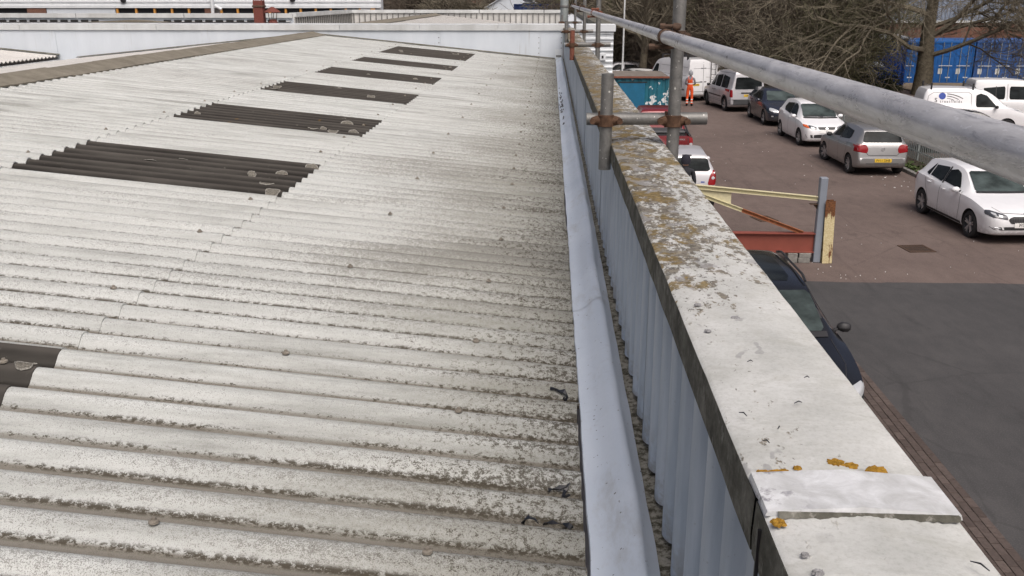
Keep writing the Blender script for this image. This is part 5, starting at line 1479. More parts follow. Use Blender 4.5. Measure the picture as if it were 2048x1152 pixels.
g = c.patch('grille', 'F', [(-.40, .60), (-.34, .50), (.34, .50), (.40, .60), (.30, .655), (-.30, .655)], M['trim'], off=0.006, r=0.03)
for k in range(13):
    x = -0.33+0.055*k; c.line('grille_bar', 'F', [(x, .515), (x, .64)], M['gtrim'], w_=0.014, off=0.014, parent=g, sub=3)
c.patch('lower_intake', 'F', [(-.66, .36), (.66, .36), (.76, .43), (.50, .435), (-.50, .435), (-.76, .43)], M['trim'], off=0.006, r=0.02)
c.both('fog_lamp', 'F', [(.54, .385), (.68, .395), (.70, .425), (.56, .42)], M['lampclear'], off=0.012, r=0.01, nr=3, nc=4)
c.plate('F', 0.0, 0.47, 'MT68 A', M['plate_w'])
c.badge('F', 0, .70, .042)
c.sline('door_seam', [(1.42, .95), (1.36, .70), (1.42, .30)], M['trim'], **seam); c.sline('door_seam', [(2.42, .96), (2.44, .6), (2.46, .27)], M['trim'], **seam); c.sline('door_seam', [(3.30, 1.0), (3.16, .75), (2.96, .40)], M['trim'], **seam)
c.line('bonnet_seam', 'F', [(-.62, .80), (-.50, .715), (0, .70), (.50, .715), (.62, .80)], M['gtrim'], w_=0.008, off=0.003)
c.handle(2.22, .86, M['p_white']); c.handle(3.02, .895, M['p_white'])
c.mirror(-1, 1.52, .93, M['p_white']); c.mirror(1, 1.52, .93, M['p_white'])
c.sline('sill', [(1.25, .255), (3.0, .255)], M['trim'], w_=0.06, off=0.004)
mb = MB(); mb.path([(0, c.y(3.45), 1.39), (0, c.y(3.50), 1.45), (0, c.y(3.62), 1.47)], [0.03, 0.018, 0.006], 6); mb.build('aerial', M['trim'], c.t, world=False)
c.both('tail_lamp', 'B', [(.60, .80), (.82, .80), (.80, 1.0), (.62, .95)], M['lampred'], r=0.03)

# ------------------------------------------------------------------ silver hatchback, rear view
PT = [(0, .50), (.02, .60), (.06, .675), (.18, .745), (.5, .84), (.85, .91), (1.05, .955), (1.15, .985), (1.45, 1.19), (1.75, 1.37), (1.95, 1.43), (2.3, 1.465), (2.7, 1.47), (3.1, 1.455), (3.45, 1.425), (3.58, 1.40), (3.64, 1.36), (3.84, 1.06), (3.89, .985), (3.93, .85), (3.955, .62), (3.965, .58), (3.985, .565), (3.99, .50)]
sp = hatch_spec(3.99, 1.70, 1.47, PT, [(0, .70), (1.0, .89), (1.3, .905), (2.6, .94), (3.6, .97), (3.99, .97)], axles=(0.80, 3.30), cowl=1.12, rooff=1.9, wr=0.30, spokes=6, steer=0.35)
sp['wid'][-3:] = [(3.80, .80), (3.93, .75), (3.99, .68)]
c = Car('silver_hatchback', 'silver hatchback parked tail towards the camera, third car from the fence end', 'car', sp, M['p_silver'], (10.20, 30.78), 0.02, 'cars parked along the fence')
c.t['label'] = 'silver hatchback with a yellow rear plate, parked tail towards the camera'
c.patch('rear_window', 'B', [(-.60, 1.035), (.60, 1.035), (.52, 1.335), (-.52, 1.335)], M['glass'], off=0.013, r=0.05, nr=12, nc=18)
c.line('wiper', 'B', [(.02, 1.05), (.42, 1.065)], M['trim'], w_=0.02, off=0.012)
side_glass(c, [[(1.52, .965), (2.22, .985), (2.22, 1.345), (1.98, 1.35), (1.82, 1.29)], [(2.30, .99), (2.98, 1.015), (3.12, 1.10), (3.02, 1.32), (2.30, 1.345)]])
c.sline('pillar_trim', [(2.26, .97), (2.26, 1.36)], M['trim'], w_=0.07, off=0.005)
c.both('tail_lamp', 'B', [(.47, .72), (.82, .73), (.80, .98), (.52, .98), (.45, .86)], M['lampred'], r=0.035)
c.plate('B', 0.02, .50, 'FV11 DHB', M['plate_y'])
b, p, n_ = c.badge('B', 0, .84, .058)
c.text('B', 'V', 0, .857, .06, M['chrome'], b, off=0.014); c.text('B', 'W', 0, .822, .055, M['chrome'], b, off=0.014)
c.line('tailgate_seam', 'B', [(-.50, .73), (-.44, .655), (.44, .655), (.50, .73)], M['trim'], w_=0.014, off=0.004)
c.line('bumper_seam', 'B', [(-.74, .40), (.74, .40)], M['gtrim'], w_=0.022, off=0.004)
c.sline('door_seam', [(1.40, .95), (1.33, .70), (1.38, .30)], M['trim'], **seam); c.sline('door_seam', [(2.26, .96), (2.28, .6), (2.30, .27)], M['trim'], **seam); c.sline('door_seam', [(3.10, 1.0), (3.05, .75), (2.88, .40)], M['trim'], **seam)
c.sline('waist_crease', [(1.0, .80), (3.5, .86)], M['p_silver2'], w_=0.010, off=0.006)
c.handle(2.08, .865, M['p_silver']); c.handle(2.88, .885, M['p_silver'])
c.mirror(-1, 1.48, .93, M['trim']); c.mirror(1, 1.48, .93, M['trim'])
mb = MB(); mb.path([(0.0, c.y(3.38), 1.42), (0.02, c.y(3.46), 1.50), (0.05, c.y(3.62), 1.62)], [0.02, 0.006, 0.005], 6); mb.build('aerial', M['trim'], c.t, world=False)

# ------------------------------------------------------------------ white tall hatchback
CT = [(0, .55), (.02, .64), (.08, .735), (.3, .83), (.6, .91), (.8, .965), (.9, 1.00), (1.3, 1.26), (1.65, 1.45), (1.9, 1.51), (2.3, 1.545), (2.7, 1.54), (3.1, 1.515), (3.45, 1.47), (3.55, 1.42), (3.75, 1.10), (3.83, .95), (3.87, .7), (3.90, .55)]
sp = hatch_spec(3.90, 1.69, 1.54, CT, [(0, .70), (.8, .90), (1.2, .93), (2.4, .98), (3.4, 1.04), (3.90, 1.05)], axles=(0.74, 3.26), cowl=.9, rooff=1.75, wr=0.305, spokes=5)
c = Car('white_hatchback', 'white tall hatchback with amber indicator corners, facing the camera beside the fence', 'car', sp, M['p_white'], (10.10, 36.55), PI+0.04, 'cars parked along the fence')
c.patch('windscreen', 'F', [(-.64, 1.025), (.64, 1.025), (.55, 1.43), (-.55, 1.43)], M['screen'], off=0.013, r=0.05, nr=12, nc=18)
c.line('cowl', 'F', [(-.64, 1.0), (0, .99), (.64, 1.0)], M['trim'], w_=0.04, off=0.008)
c.line('wiper', 'F', [(-.1, 1.02), (.45, 1.06)], M['trim'], w_=0.02, off=0.014)
c.patch('tax_disc', 'F', [(-.56, 1.06), (-.48, 1.06), (-.48, 1.13), (-.56, 1.13)], M['plate_w'], off=0.011, r=0.01, nr=3, nc=3)
side_glass(c, [[(1.35, .99), (2.08, 1.01), (2.08, 1.42), (1.85, 1.42), (1.62, 1.30)], [(2.16, 1.02), (2.85, 1.06), (3.10, 1.20), (2.95, 1.38), (2.16, 1.42)]])
c.sline('pillar_trim', [(2.12, 1.0), (2.12, 1.44)], M['trim'], w_=0.07, off=0.005)
c.both('headlamp', 'F', [(.36, .655), (.62, .68), (.66, .80), (.58, .80), (.36, .735)], M['lampdark'], off=0.007, r=0.03)
c.both('headlamp_lens', 'F', [(.44, .68), (.58, .70), (.58, .77), (.46, .745)], M['lampclear'], off=0.012, r=0.02, nr=4, nc=4)
c.both('indicator', 'F', [(.63, .70), (.78, .74), (.79, .82), (.67, .815)], M['lampamber'], off=0.008, r=0.02)
c.patch('grille', 'F', [(-.28, .66), (.28, .66), (.33, .745), (-.33, .745)], M['trim'], off=0.006, r=0.02)
for dx, dz in ((0, .725), (-.026, .690), (.026, .690)):
    c.patch('badge', 'F', [(dx, dz-.026), (dx+.022, dz), (dx, dz+.026), (dx-.022, dz)], M['chrome'], off=0.016, r=0, nr=4, nc=3)
c.patch('lower_intake', 'F', [(-.70, .36), (.70, .36), (.74, .48), (.3, .49), (-.3, .49), (-.74, .48)], M['trim'], off=0.006, r=0.02)
c.plate('F', 0, .59, 'LJ', M['plate_w'])
c.sline('door_seam', [(1.22, .95), (1.15, .70), (1.20, .32)], M['trim'], **seam); c.sline('door_seam', [(2.12, 1.0), (2.14, .6), (2.16, .27)], M['trim'], **seam)
c.handle(1.98, .92, M['p_white']); c.handle(2.75, .96, M['p_white'])
c.mirror(-1, 1.32, .97, M['p_white']); c.mirror(1, 1.32, .97, M['p_white'])

# ------------------------------------------------------------------ dark navy hatchback
AT = [(a*4.25/4.09, b+0.0) for a, b in FT]
sp = hatch_spec(4.25, 1.75, 1.46, AT, [(0, .70), (1.0, .885), (1.3, .91), (2.6, .955), (3.7, 1.0), (4.25, 1.0)], axles=(0.88, 3.50), cowl=1.2, rooff=2.0, wr=0.315, spokes=5)
c = Car('dark_hatchback', 'dark navy hatchback between the silver minivan and the white tall hatchback', 'car', sp, M['p_navy'], (10.12, 42.55), PI+0.03, 'cars parked along the fence')
c.patch('windscreen', 'F', [(-.62, .985), (.62, .985), (.54, 1.35), (-.54, 1.35)], M['screen'], off=0.013, r=0.05, nr=12, nc=18)
side_glass(c, [[(1.62, .98), (2.46, 1.0), (2.46, 1.335), (2.18, 1.34), (2.0, 1.29)], [(2.54, 1.0), (3.25, 1.03), (3.45, 1.10), (3.30, 1.30), (2.54, 1.34)]])
c.both('headlamp', 'F', [(.40, .615), (.68, .62), (.79, .70), (.74, .78), (.58, .755), (.42, .69)], M['lampclear'], off=0.007, r=0.05)
c.patch('grille', 'F', [(-.36, .59), (.36, .59), (.38, .665), (-.38, .665)], M['trim'], off=0.006, r=0.02)
c.line('grille_bar', 'F', [(-.37, .645), (.37, .645)], M['chrome'], w_=0.02, off=0.012)
c.patch('lower_intake', 'F', [(-.60, .36), (.60, .36), (.55, .46), (-.55, .46)], M['trim'], off=0.006, r=0.02)
c.both('fog_lamp', 'F', [(.62, .42), (.70, .42), (.70, .47), (.62, .47)], M['lampclear'], off=0.010, r=0.01, nr=3, nc=3)
c.plate('F', 0, .525, '', M['plate_w'])
c.sline('door_seam', [(2.50, .98), (2.52, .6), (2.54, .27)], M['trim'], **seam)
c.mirror(-1, 1.58, .94, M['p_navy']); c.mirror(1, 1.58, .94, M['p_navy']); c.handle(2.32, .87, M['p_navy']); c.handle(3.12, .90, M['p_navy'])

# ------------------------------------------------------------------ silver minivan
VT = [(0, .55), (.02, .66), (.08, .78), (.4, .92), (.75, 1.02), (.9, 1.07), (1.3, 1.42), (1.55, 1.64), (1.75, 1.76), (2.1, 1.86), (2.6, 1.92), (3.5, 1.94), (4.25, 1.93), (4.36, 1.90), (4.41, 1.75), (4.44, 1.1), (4.455, .75), (4.46, .6)]
sp = hatch_spec(4.46, 1.80, 1.94, VT, [(0, .75), (.9, 1.0), (1.3, 1.04), (4.46, 1.06)], axles=(0.82, 3.60), cowl=.95, rooff=1.85, wr=0.32, arch=0.39, spokes=5, steer=-0.35,
                roofw=[(0, .55), (.9, .72), (1.85, .66), (2.4, .66), (4.2, .66), (4.46, .68)])
sp['wid'][-3:] = [(4.26, .89), (4.40, .87), (4.46, .83)]
c = Car('silver_minivan', 'silver high-roof minivan with black bumper next to the worker in orange', 'van', sp, M['p_silver2'], (9.18, 48.0), 0.16, 'vehicles at the far end of the yard')
c.patch('rear_window', 'B', [(-.68, 1.10), (.68, 1.10), (.62, 1.66), (-.62, 1.66)], M['glass'], off=0.013, r=0.06, nr=12, nc=18)
side_glass(c, [[(1.35, 1.10), (1.98, 1.10), (1.98, 1.66), (1.78, 1.64)], [(2.06, 1.10), (2.85, 1.10), (2.85, 1.70), (2.06, 1.68)], [(2.93, 1.10), (3.85, 1.10), (3.85, 1.68), (2.93, 1.70)]])
c.both('tail_lamp', 'B', [(.76, .72), (.875, .72), (.875, 1.07), (.78, 1.07)], M['lampred'], r=0.02)
c.both('tail_lamp', 'S', [(4.33, .72), (4.43, .72), (4.42, 1.05), (4.35, 1.05)], M['lampred'], r=0.02)
c.plate('B', 0.05, .80, 'SW56 FY', M['plate_y'])
c.line('number_plate_lamp', 'B', [(-.35, .92), (.42, .92)], M['trim'], w_=0.06, off=0.010)
c.patch('bumper', 'B', [(-.86, .36), (.86, .36), (.88, .62), (-.88, .62)], M['gtrim'], off=0.02, r=0.05)
c.sline('rubbing_strip', [(1.25, .66), (3.15, .66)], M['trim'], w_=0.06, off=0.012)
for z in (.50, .43): c.sline('side_groove', [(1.3, z), (3.1, z)], M['gtrim'], w_=0.012, off=0.004)
for ta in sp['axles']:
    pts_ = [(ta+0.425*math.cos(a), .33+0.425*math.sin(a)) for a in [PI*k/12 for k in range(13)]]
    c.sline('arch_trim', pts_, M['gtrim'], w_=0.07, off=0.012, sub=2)
c.sline('door_seam', [(2.02, 1.06), (2.04, .6), (2.06, .27)], M['trim'], **seam); c.sline('door_seam', [(2.90, 1.06), (2.92, .6), (2.94, .30)], M['trim'], **seam); c.sline('roof_groove', [(1.9, 1.78), (4.3, 1.84)], M['gtrim'], w_=0.012, off=0.004)
c.handle(1.88, .93, M['trim']); c.handle(2.2, .93, M['trim']); c.mirror(-1, 1.38, 1.05, M['trim']); c.mirror(1, 1.38, 1.05, M['trim'])

# ------------------------------------------------------------------ big white van with roof rack and ladder
TT = [(0, .62), (.02, .80), (.12, .95), (.55, 1.12), (.72, 1.17), (1.15, 1.68), (1.4, 1.92), (1.75, 2.08), (2.2, 2.16), (3.5, 2.2), (4.95, 2.2), (5.06, 2.17), (5.10, 2.0), (5.13, 1.2), (5.15, .7)]
sp = hatch_spec(5.15, 1.97, 2.2, TT, [(0, .85), (.7, 1.12), (1.2, 1.2), (5.15, 1.25)], axles=(0.92, 3.85), cowl=.8, rooff=1.8, wr=0.33, arch=0.39, rimmat='gtrim',
                roofw=[(0, .60), (.7, .80), (1.8, .80), (2.4, .80), (4.9, .80), (5.15, .84)])
sp['wid'][-3:] = [(4.95, .975), (5.08, .955), (5.15, .93)]
c = Car('white_van', 'large white panel van with roof rack and rear ladder behind the worker in orange', 'van', sp, M['p_white2'], (7.15, 53.2), 0.40, 'vehicles at the far end of the yard')
side_glass(c, [[(1.15, 1.28), (1.85, 1.28), (1.85, 1.80), (1.50, 1.80)]])
c.patch('windscreen', 'F', [(-.78, 1.24), (.78, 1.24), (.68, 1.86), (-.68, 1.86)], M['screen'], off=0.013, r=0.05, nr=12, nc=18)
c.line('door_seam', 'B', [(0.0, .45), (0.0, 2.05)], M['trim'], w_=0.018, off=0.004)
for z in (1.72,): c.line('panel_groove', 'B', [(-.9, z), (.9, z)], M['gtrim'], w_=0.012, off=0.004)
c.both('hinge', 'B', [(-.16, 1.72), (-.03, 1.72), (-.03, 1.75), (-.16, 1.75)], M['trim'], off=0.012, r=0.005, nr=2, nc=3)
c.both('door_lock', 'B', [(.05, 1.0), (.19, 1.0), (.19, 1.05), (.05, 1.05)], M['trim'], off=0.015, r=0.01, nr=2, nc=3)
c.plate('B', -.48, .88, 'LM52 UHG', M['plate_y'])
c.line('plate_lamp', 'B', [(-.80, 1.0), (-.18, 1.02)], M['trim'], w_=0.03, off=0.010)
c.line('bumper_top', 'B', [(-.93, .52), (.93, .52)], M['gtrim'], w_=0.02, off=0.006)
c.both('tail_lamp', 'B', [(.86, .80), (.945, .80), (.935, 1.15), (.87, 1.15)], M['lampred'], r=0.02)
for z in (1.35, 1.78): c.sline('panel_groove', [(2.1, z), (4.9, z)], M['gtrim'], w_=0.012, off=0.004)
c.sline('door_seam', [(1.98, .45), (1.98, 1.95)], M['trim'], **seam); c.sline('door_seam', [(3.35, .45), (3.35, 2.0)], M['trim'], **seam)
c.sline('bump_strip', [(1.4, .62), (4.85, .62)], M['gtrim'], w_=0.07, off=0.01)
for k in range(4):
    y = c.y(2.0+k*0.9)
    mb = MB(); mb.tube((-.78, y, 2.30), (.78, y, 2.30), 0.02, n=6); rk = mb.build('rack_bar', M['trim'], c.t, world=False)
    for sx_ in (-.74, .74):
        mb = MB(); mb.cbox(sx_-.04, sx_+.04, y-.05, y+.05, 2.14, 2.32, 0.01); mb.build('rack_foot', M['trim'], rk, world=False)
for sx_ in (-.74, .74):
    mb = MB(); mb.tube((sx_, c.y(1.9), 2.36), (sx_, c.y(5.0), 2.36), 0.02, n=6); mb.build('rack_rail', M['trim'], c.t, world=False)
for sx_ in (.42, .72):
    mb = MB(); mb.path([(sx_, c.y(5.0), 2.26), (sx_, c.y(5.18), 2.20), (sx_, c.y(5.22), 0.75)], 0.02, 6); mb.build('ladder_rail', M['trim'], c.t, world=False)
for k in range(6):
    mb = MB(); mb.tube((.42, c.y(5.22), 0.9+k*0.25), (.72, c.y(5.22), 0.9+k*0.25), 0.014, n=6); mb.build('rung', M['trim'], c.t, world=False)
c.mirror(-1, 1.22, 1.25, M['trim']); c.mirror(1, 1.22, 1.25, M['trim'])

# white trailer body behind the minivan
tb = thing('white_box_trailer', 'white box trailer with ribbed sides half hidden behind the silver minivan', 'trailer', (12.0, 58, 0), 0)
mb = MB(); mb.cbox(9.6, 14.4, 57.0, 59.2, 0.75, 2.45, 0.04); mb.build('box_body', M['p_white2'], tb)
for k in range(5):
    mb = MB(); mb.box(9.7, 14.3, 56.975, 56.998, 0.98+k*0.3, 1.01+k*0.3); mb.build('side_rib', M['gtrim'], tb)
for sx_ in (10.5, 13.2):
    mb = MB(); mb.lathe([(0.2, -0.1), (0.32, -0.1), (0.34, -0.05), (0.34, 0.05), (0.32, 0.1), (0.1, 0.1), (0.0001, 0.06)], (sx_, 57.15, 0.34), (0, -1, 0), 24); mb.build('wheel', M['tyre'], tb, 40)
mb = MB(); mb.box(9.7, 14.3, 57.2, 59.0, 0.55, 0.74); mb.build('chassis', M['trim'], tb)

# ------------------------------------------------------------------ dark car close under the parapet
ST = [(0, .58), (.02, .70), (.08, .79), (.25, .86), (.6, .94), (1.0, 1.00), (1.2, 1.04), (1.3, 1.07), (1.6, 1.24), (1.95, 1.42), (2.15, 1.475), (2.5, 1.51), (2.9, 1.52), (3.4, 1.505), (3.9, 1.47), (4.2, 1.43), (4.3, 1.36), (4.5, 1.10), (4.58, .95), (4.62, .7), (4.64, .55)]
sp = hatch_spec(4.64, 1.86, 1.52, ST, [(0, .78), (1.2, .97), (1.5, .985), (3.0, 1.02), (4.2, 1.06), (4.64, 1.06)], axles=(0.92, 3.62), cowl=1.28, rooff=2.1, wr=0.34)
c = Car('dark_blue_estate', 'glossy dark blue-grey car parked close below the parapet, nose to the camera', 'car', sp, M['p_dark'], (2.98, 12.55), PI+0.0, 'cars parked along the building')
c.patch('windscreen', 'F', [(-.66, 1.085), (.66, 1.085), (.58, 1.435), (-.58, 1.435)], M['screen'], off=0.013, r=0.05, nr=12, nc=18)
c.line('cowl', 'F', [(-.68, 1.065), (0, 1.06), (.68, 1.065)], M['trim'], w_=0.04, off=0.009)
side_glass(c, [[(1.70, 1.03), (2.60, 1.05), (2.60, 1.41), (2.32, 1.41), (2.08, 1.34)], [(2.68, 1.05), (3.50, 1.08), (3.50, 1.40), (2.68, 1.41)], [(3.58, 1.09), (4.0, 1.16), (3.82, 1.36), (3.58, 1.39)]])
c.patch('sunroof', 'T', [(-.42, 2.30), (.42, 2.30), (.42, 3.75), (-.42, 3.75)], M['glass'], off=0.004, r=0.06)
for sg in (-1, 1):
    mb = MB(); mb.path([(sg*.60, c.y(2.25), 1.50), (sg*.605, c.y(2.45), 1.545), (sg*.605, c.y(3.7), 1.535), (sg*.60, c.y(3.95), 1.47)], 0.018, 6); mb.build('roof_rail', M['trim'], c.t, 50, world=False)
    c.line('roof_trim', 'T', [(sg*.640, 1.55), (sg*.625, 2.1), (sg*.63, 3.2), (sg*.61, 4.1)], M['trim'], w_=0.05, off=0.003)
c.both('headlamp', 'F', [(.46, .66), (.78, .70), (.86, .78), (.84, .84), (.70, .83), (.48, .74)], M['lampclear'], off=0.007, r=0.03)
c.patch('grille', 'F', [(-.42, .62), (.42, .62), (.46, .75), (-.46, .75)], M['trim'], off=0.006, r=0.03)
c.patch('lower_intake', 'F', [(-.66, .36), (.66, .36), (.6, .5), (-.6, .5)], M['trim'], off=0.006, r=0.03)
for x in (-.34, .34): c.line('bonnet_crease', 'T', [(x*1.35, 1.1), (x, .35)], M['p_navy'], w_=0.016, off=0.003)
c.line('bonnet_seam', 'T', [(-.70, 1.2), (-.72, .6), (-.62, .2)], M['trim'], w_=0.010, off=0.003); c.line('bonnet_seam', 'T', [(.70, 1.2), (.72, .6), (.62, .2)], M['trim'], w_=0.010, off=0.003)
c.mirror(-1, 1.66, .99, M['trim']); c.mirror(1, 1.66, .99, M['trim'])
c.sline('door_seam', [(2.64, 1.0), (2.66, .6), (2.68, .27)], M['trim'], **seam)

# ------------------------------------------------------------------ small silver car, rear view
MT = [(0, .52), (.02, .62), (.08, .72), (.3, .80), (.7, .90), (.85, .94), (1.2, 1.17), (1.5, 1.36), (1.75, 1.43), (2.1, 1.465), (2.6, 1.465), (3.05, 1.43), (3.25, 1.40), (3.30, 1.36), (3.44, 1.02), (3.49, .88), (3.52, .7), (3.53, .55)]
sp = hatch_spec(3.53, 1.62, 1.47, MT, [(0, .70), (.8, .88), (1.2, .90), (2.4, .94), (3.2, .98), (3.53, .98)], axles=(0.70, 3.02), cowl=.9, rooff=1.6, wr=0.285)
sp['wid'][-3:] = [(3.33, .775), (3.46, .74), (3.53, .68)]
c = Car('small_silver_car', 'small silver car with a bright red tail lamp behind the cream steel bracket', 'car', sp, M['p_silver2'], (3.55, 25.55), 0.0, 'cars parked along the building')
c.patch('rear_window', 'B', [(-.60, 1.01), (.60, 1.01), (.52, 1.325), (-.52, 1.325)], M['glass'], off=0.013, r=0.06, nr=12, nc=18)
c.both('tail_lamp', 'B', [(.53, .66), (.765, .66), (.745, 1.02), (.665, 1.04), (.58, .88)], M['lampred'], r=0.03)
c.both('reverse_lamp', 'B', [(.63, .80), (.71, .80), (.71, .88), (.63, .88)], M['lampclear'], off=0.012, r=0.035, nr=4, nc=4)
c.plate('B', -.1, .62, '', M['plate_y'])
c.patch('emblem_sticker', 'B', [(.36, .725), (.46, .725), (.46, .75), (.36, .75)], M['inkblue'], off=0.010, r=0.005, nr=2, nc=3)
c.line('high_brake_lamp', 'B', [(-.12, 1.385), (.12, 1.385)], M['gtrim'], w_=0.03, off=0.008)
side_glass(c, [[(1.25, .95), (1.95, .96), (1.95, 1.34), (1.7, 1.34)], [(2.03, .96), (2.75, 1.0), (2.85, 1.1), (2.75, 1.31), (2.03, 1.34)]])
c.mirror(-1, 1.25, .93, M['p_silver2']); c.mirror(1, 1.25, .93, M['p_silver2'])
for x in (-.53, .53): c.line('roof_groove', 'T', [(x, 1.7), (x, 3.2)], M['gtrim'], w_=0.012, off=0.003)

# ------------------------------------------------------------------ red pickup, rear view
RT = [(0, .75), (.02, .88), (.12, .98), (.6, 1.06), (1.0, 1.10), (1.15, 1.14), (1.55, 1.48), (1.8, 1.66), (2.1, 1.72), (2.7, 1.73), (3.2, 1.70), (3.32, 1.62), (3.42, 1.12), (3.46, 1.06), (3.6, 1.05), (4.9, 1.05), (4.98, 1.04), (5.0, .9), (5.02, .6)]
sp = hatch_spec(5.02, 1.82, 1.73, RT, [(0, .95), (1.2, 1.05), (3.3, 1.05), (3.5, 1.0), (5.02, 1.0)], axles=(0.95, 4.0), cowl=1.15, rooff=1.9, wr=0.36,
                roofw=[(0, .6), (1.15, .74), (1.9, .64), (3.2, .62), (3.45, .78), (4.9, .80), (5.02, .78)])
sp['wid'][-3:] = [(4.82, .905), (4.96, .90), (5.02, .87)]
c = Car('red_pickup', 'dark red pickup with an open load bed behind the small silver car', 'pickup', sp, M['p_red'], (3.70, 32.45), 0.0, 'cars parked along the building')
c.patch('load_bed', 'T', [(-.70, 3.52), (.70, 3.52), (.70, 4.88), (-.70, 4.88)], M['dark'], off=0.004, r=0.03)
c.both('tail_lamp', 'B', [(.77, .62), (.885, .62), (.885, 1.0), (.77, 1.0)], M['lampred'], off=0.010, r=0.01)
c.both('reverse_lamp', 'B', [(.78, .74), (.875, .74), (.875, .84), (.78, .84)], M['lampclear'], off=0.015, r=0.01, nr=3, nc=3)
c.line('tailgate_seam', 'B', [(-.74, .62), (-.74, 1.0)], M['trim'], w_=0.012, off=0.004); c.line('tailgate_seam', 'B', [(.74, .62), (.74, 1.0)], M['trim'], w_=0.012, off=0.004)
c.text('B', 'D-MAX', .52, .94, .075, M['chrome'], off=0.008)
c.patch('cab_window', 'B', [(-.56, 1.22), (.56, 1.22), (.50, 1.60), (-.50, 1.60)], M['glass'], r=0.05)
for sg in (-1, 1):
    mb = MB(); mb.path([(sg*.70, c.y(3.55), 1.45), (sg*.73, c.y(3.9), 1.36), (sg*.76, c.y(4.85), 1.10)], 0.028, 8); mb.build('sports_bar', M['trim'], c.t, 50, world=False)
    mb = MB(); mb.cbox(sg*.80-.045, sg*.80+.045, c.y(4.9), c.y(3.5), 1.05, 1.085, 0.01); mb.build('bed_rail', M['trim'], c.t, world=False)
mb = MB(); mb.path([(-.70, c.y(3.55), 1.05), (-.70, c.y(3.55), 1.5), (.70, c.y(3.55), 1.5), (.70, c.y(3.55), 1.05)], 0.03, 8); mb.build('roll_hoop', M['trim'], c.t, 50, world=False)
mb = MB(); mb.cbox(-.70, .70, c.y(4.6), c.y(3.7), 1.06, 1.16, 0.03); mb.build('folded_cover', M['gtrim'], c.t, world=False)

# ------------------------------------------------------------------ vans beyond the fence
KT = [(0, .60), (.02, .72), (.10, .84), (.45, .99), (.75, 1.08), (.88, 1.12), (1.25, 1.42), (1.55, 1.63), (1.8, 1.74), (2.2, 1.80), (3.0, 1.82), (3.85, 1.80), (4.0, 1.76), (4.09, 1.55), (4.17, 1.0), (4.20, .6)]
sp = hatch_spec(4.20, 1.83, 1.82, KT, [(0, .80), (.9, 1.02), (1.3, 1.05), (4.2, 1.08)], axles=(0.86, 3.50), cowl=.92, rooff=1.75, wr=0.31,
                roofw=[(0, .55), (.9, .72), (1.75, .64), (2.4, .66), (3.9, .66), (4.2, .70)])
c = Car('signwritten_van', 'small white van lettered Streatfields with a blue disc, beyond the fence', 'van', sp, M['p_white'], (17.25, 39.35), -PI/2-0.10, 'vehicles beyond the fence')
c.t['label'] = 'small white van with a blue disc and swooshes on its side, beyond the fence'
side_glass(c, [[(1.28, 1.08), (2.12, 1.08), (2.12, 1.55), (1.95, 1.62), (1.72, 1.56)]])
c.patch('windscreen', 'F', [(-.70, 1.17), (.70, 1.17), (.58, 1.66), (-.58, 1.66)], M['screen'], off=0.013, r=0.05, nr=12, nc=18)
c.sline('panel_groove', [(2.30, 1.08), (2.30, 1.58), (2.42, 1.66), (3.75, 1.64), (3.95, 1.50), (4.0, 1.1)], M['gtrim'], w_=0.014, off=0.004)
dpoly = [(3.42+0.135*math.cos(a), 1.50+0.135*math.sin(a)) for a in [2*PI*k/20 for k in range(20)]]
c.patch('logo_disc', 'R', dpoly, M['inkblue'], off=0.008, r=0, nr=12, nc=8)
for k in range(3):
    pts_ = [(3.24-0.0*k-f*(0.62-0.17*k), 1.585-0.085*k-f*f*(0.16-0.05*k)-f*0.02) for f in [q/8 for q in range(9)]]
    c.line('logo_swoosh', 'R', pts_, M['ink'], w_=0.028-0.006*k, off=0.008, sub=2)
c.text('R', 'S', 3.66, 1.33, .24, M['ink'], off=0.009)
c.text('R', 't r e a t f i e l d s', 3.08, 1.29, .155, M['ink'], off=0.009, sx=0.80)
c.both('headlamp', 'F', [(.50, .82), (.74, .86), (.84, 1.0), (.70, 1.0), (.52, .92)], M['lampclear'], r=0.04)
c.both('headlamp', 'S', [(.14, .84), (.42, .92), (.50, 1.0), (.22, .96)], M['lampclear'], r=0.03)
c.both('tail_lamp', 'S', [(4.02, .95), (4.12, .95), (4.08, 1.25), (4.0, 1.25)], M['lampred'], r=0.02)
for t_ in (2.25, 3.85):
    y = c.y(t_); mb = MB(); mb.cbox(-.62, .62, y-.025, y+.025, 1.885, 1.915, 0.008); rb = mb.build('roof_bar', M['chrome'], c.t, world=False)
    for sg in (-1, 1):
        mb = MB(); mb.cbox(sg*.62-.03, sg*.62+.03, y-.03, y+.03, 1.74, 2.0, 0.008); mb.build('bar_stop', M['trim'], rb, world=False)
c.mirror(1, 1.36, 1.06, M['trim']); c.mirror(-1, 1.36, 1.06, M['trim'])
mb = MB(); mb.path([(0, c.y(1.95), 1.78), (0, c.y(2.02), 1.84), (0, c.y(2.2), 1.88)], [0.02, 0.008, 0.005], 5); mb.build('aerial', M['trim'], c.t, world=False)
c2 = Car('white_crew_van', 'white crew van with side windows behind the van with the blue disc', 'van', dict(VTs) if False else hatch_spec(4.46, 1.82, 1.94, VT, [(0, .75), (.9, 1.0), (1.3, 1.04), (4.46, 1.06)], axles=(0.82, 3.60), cowl=.95, rooff=1.85, wr=0.32, roofw=[(0, .55), (.9, .72), (1.85, .66), (2.4, .66), (4.2, .66), (4.46, .68)]), M['p_white2'], (20.6, 42.0), -PI/2-0.12, 'vehicles beyond the fence')
side_glass(c2, [[(1.35, 1.12), (1.98, 1.12), (1.98, 1.64), (1.78, 1.62)], [(2.16, 1.12), (3.0, 1.12), (3.0, 1.66), (2.16, 1.66)], [(3.18, 1.12), (4.05, 1.12), (4.05, 1.64), (3.18, 1.66)]])
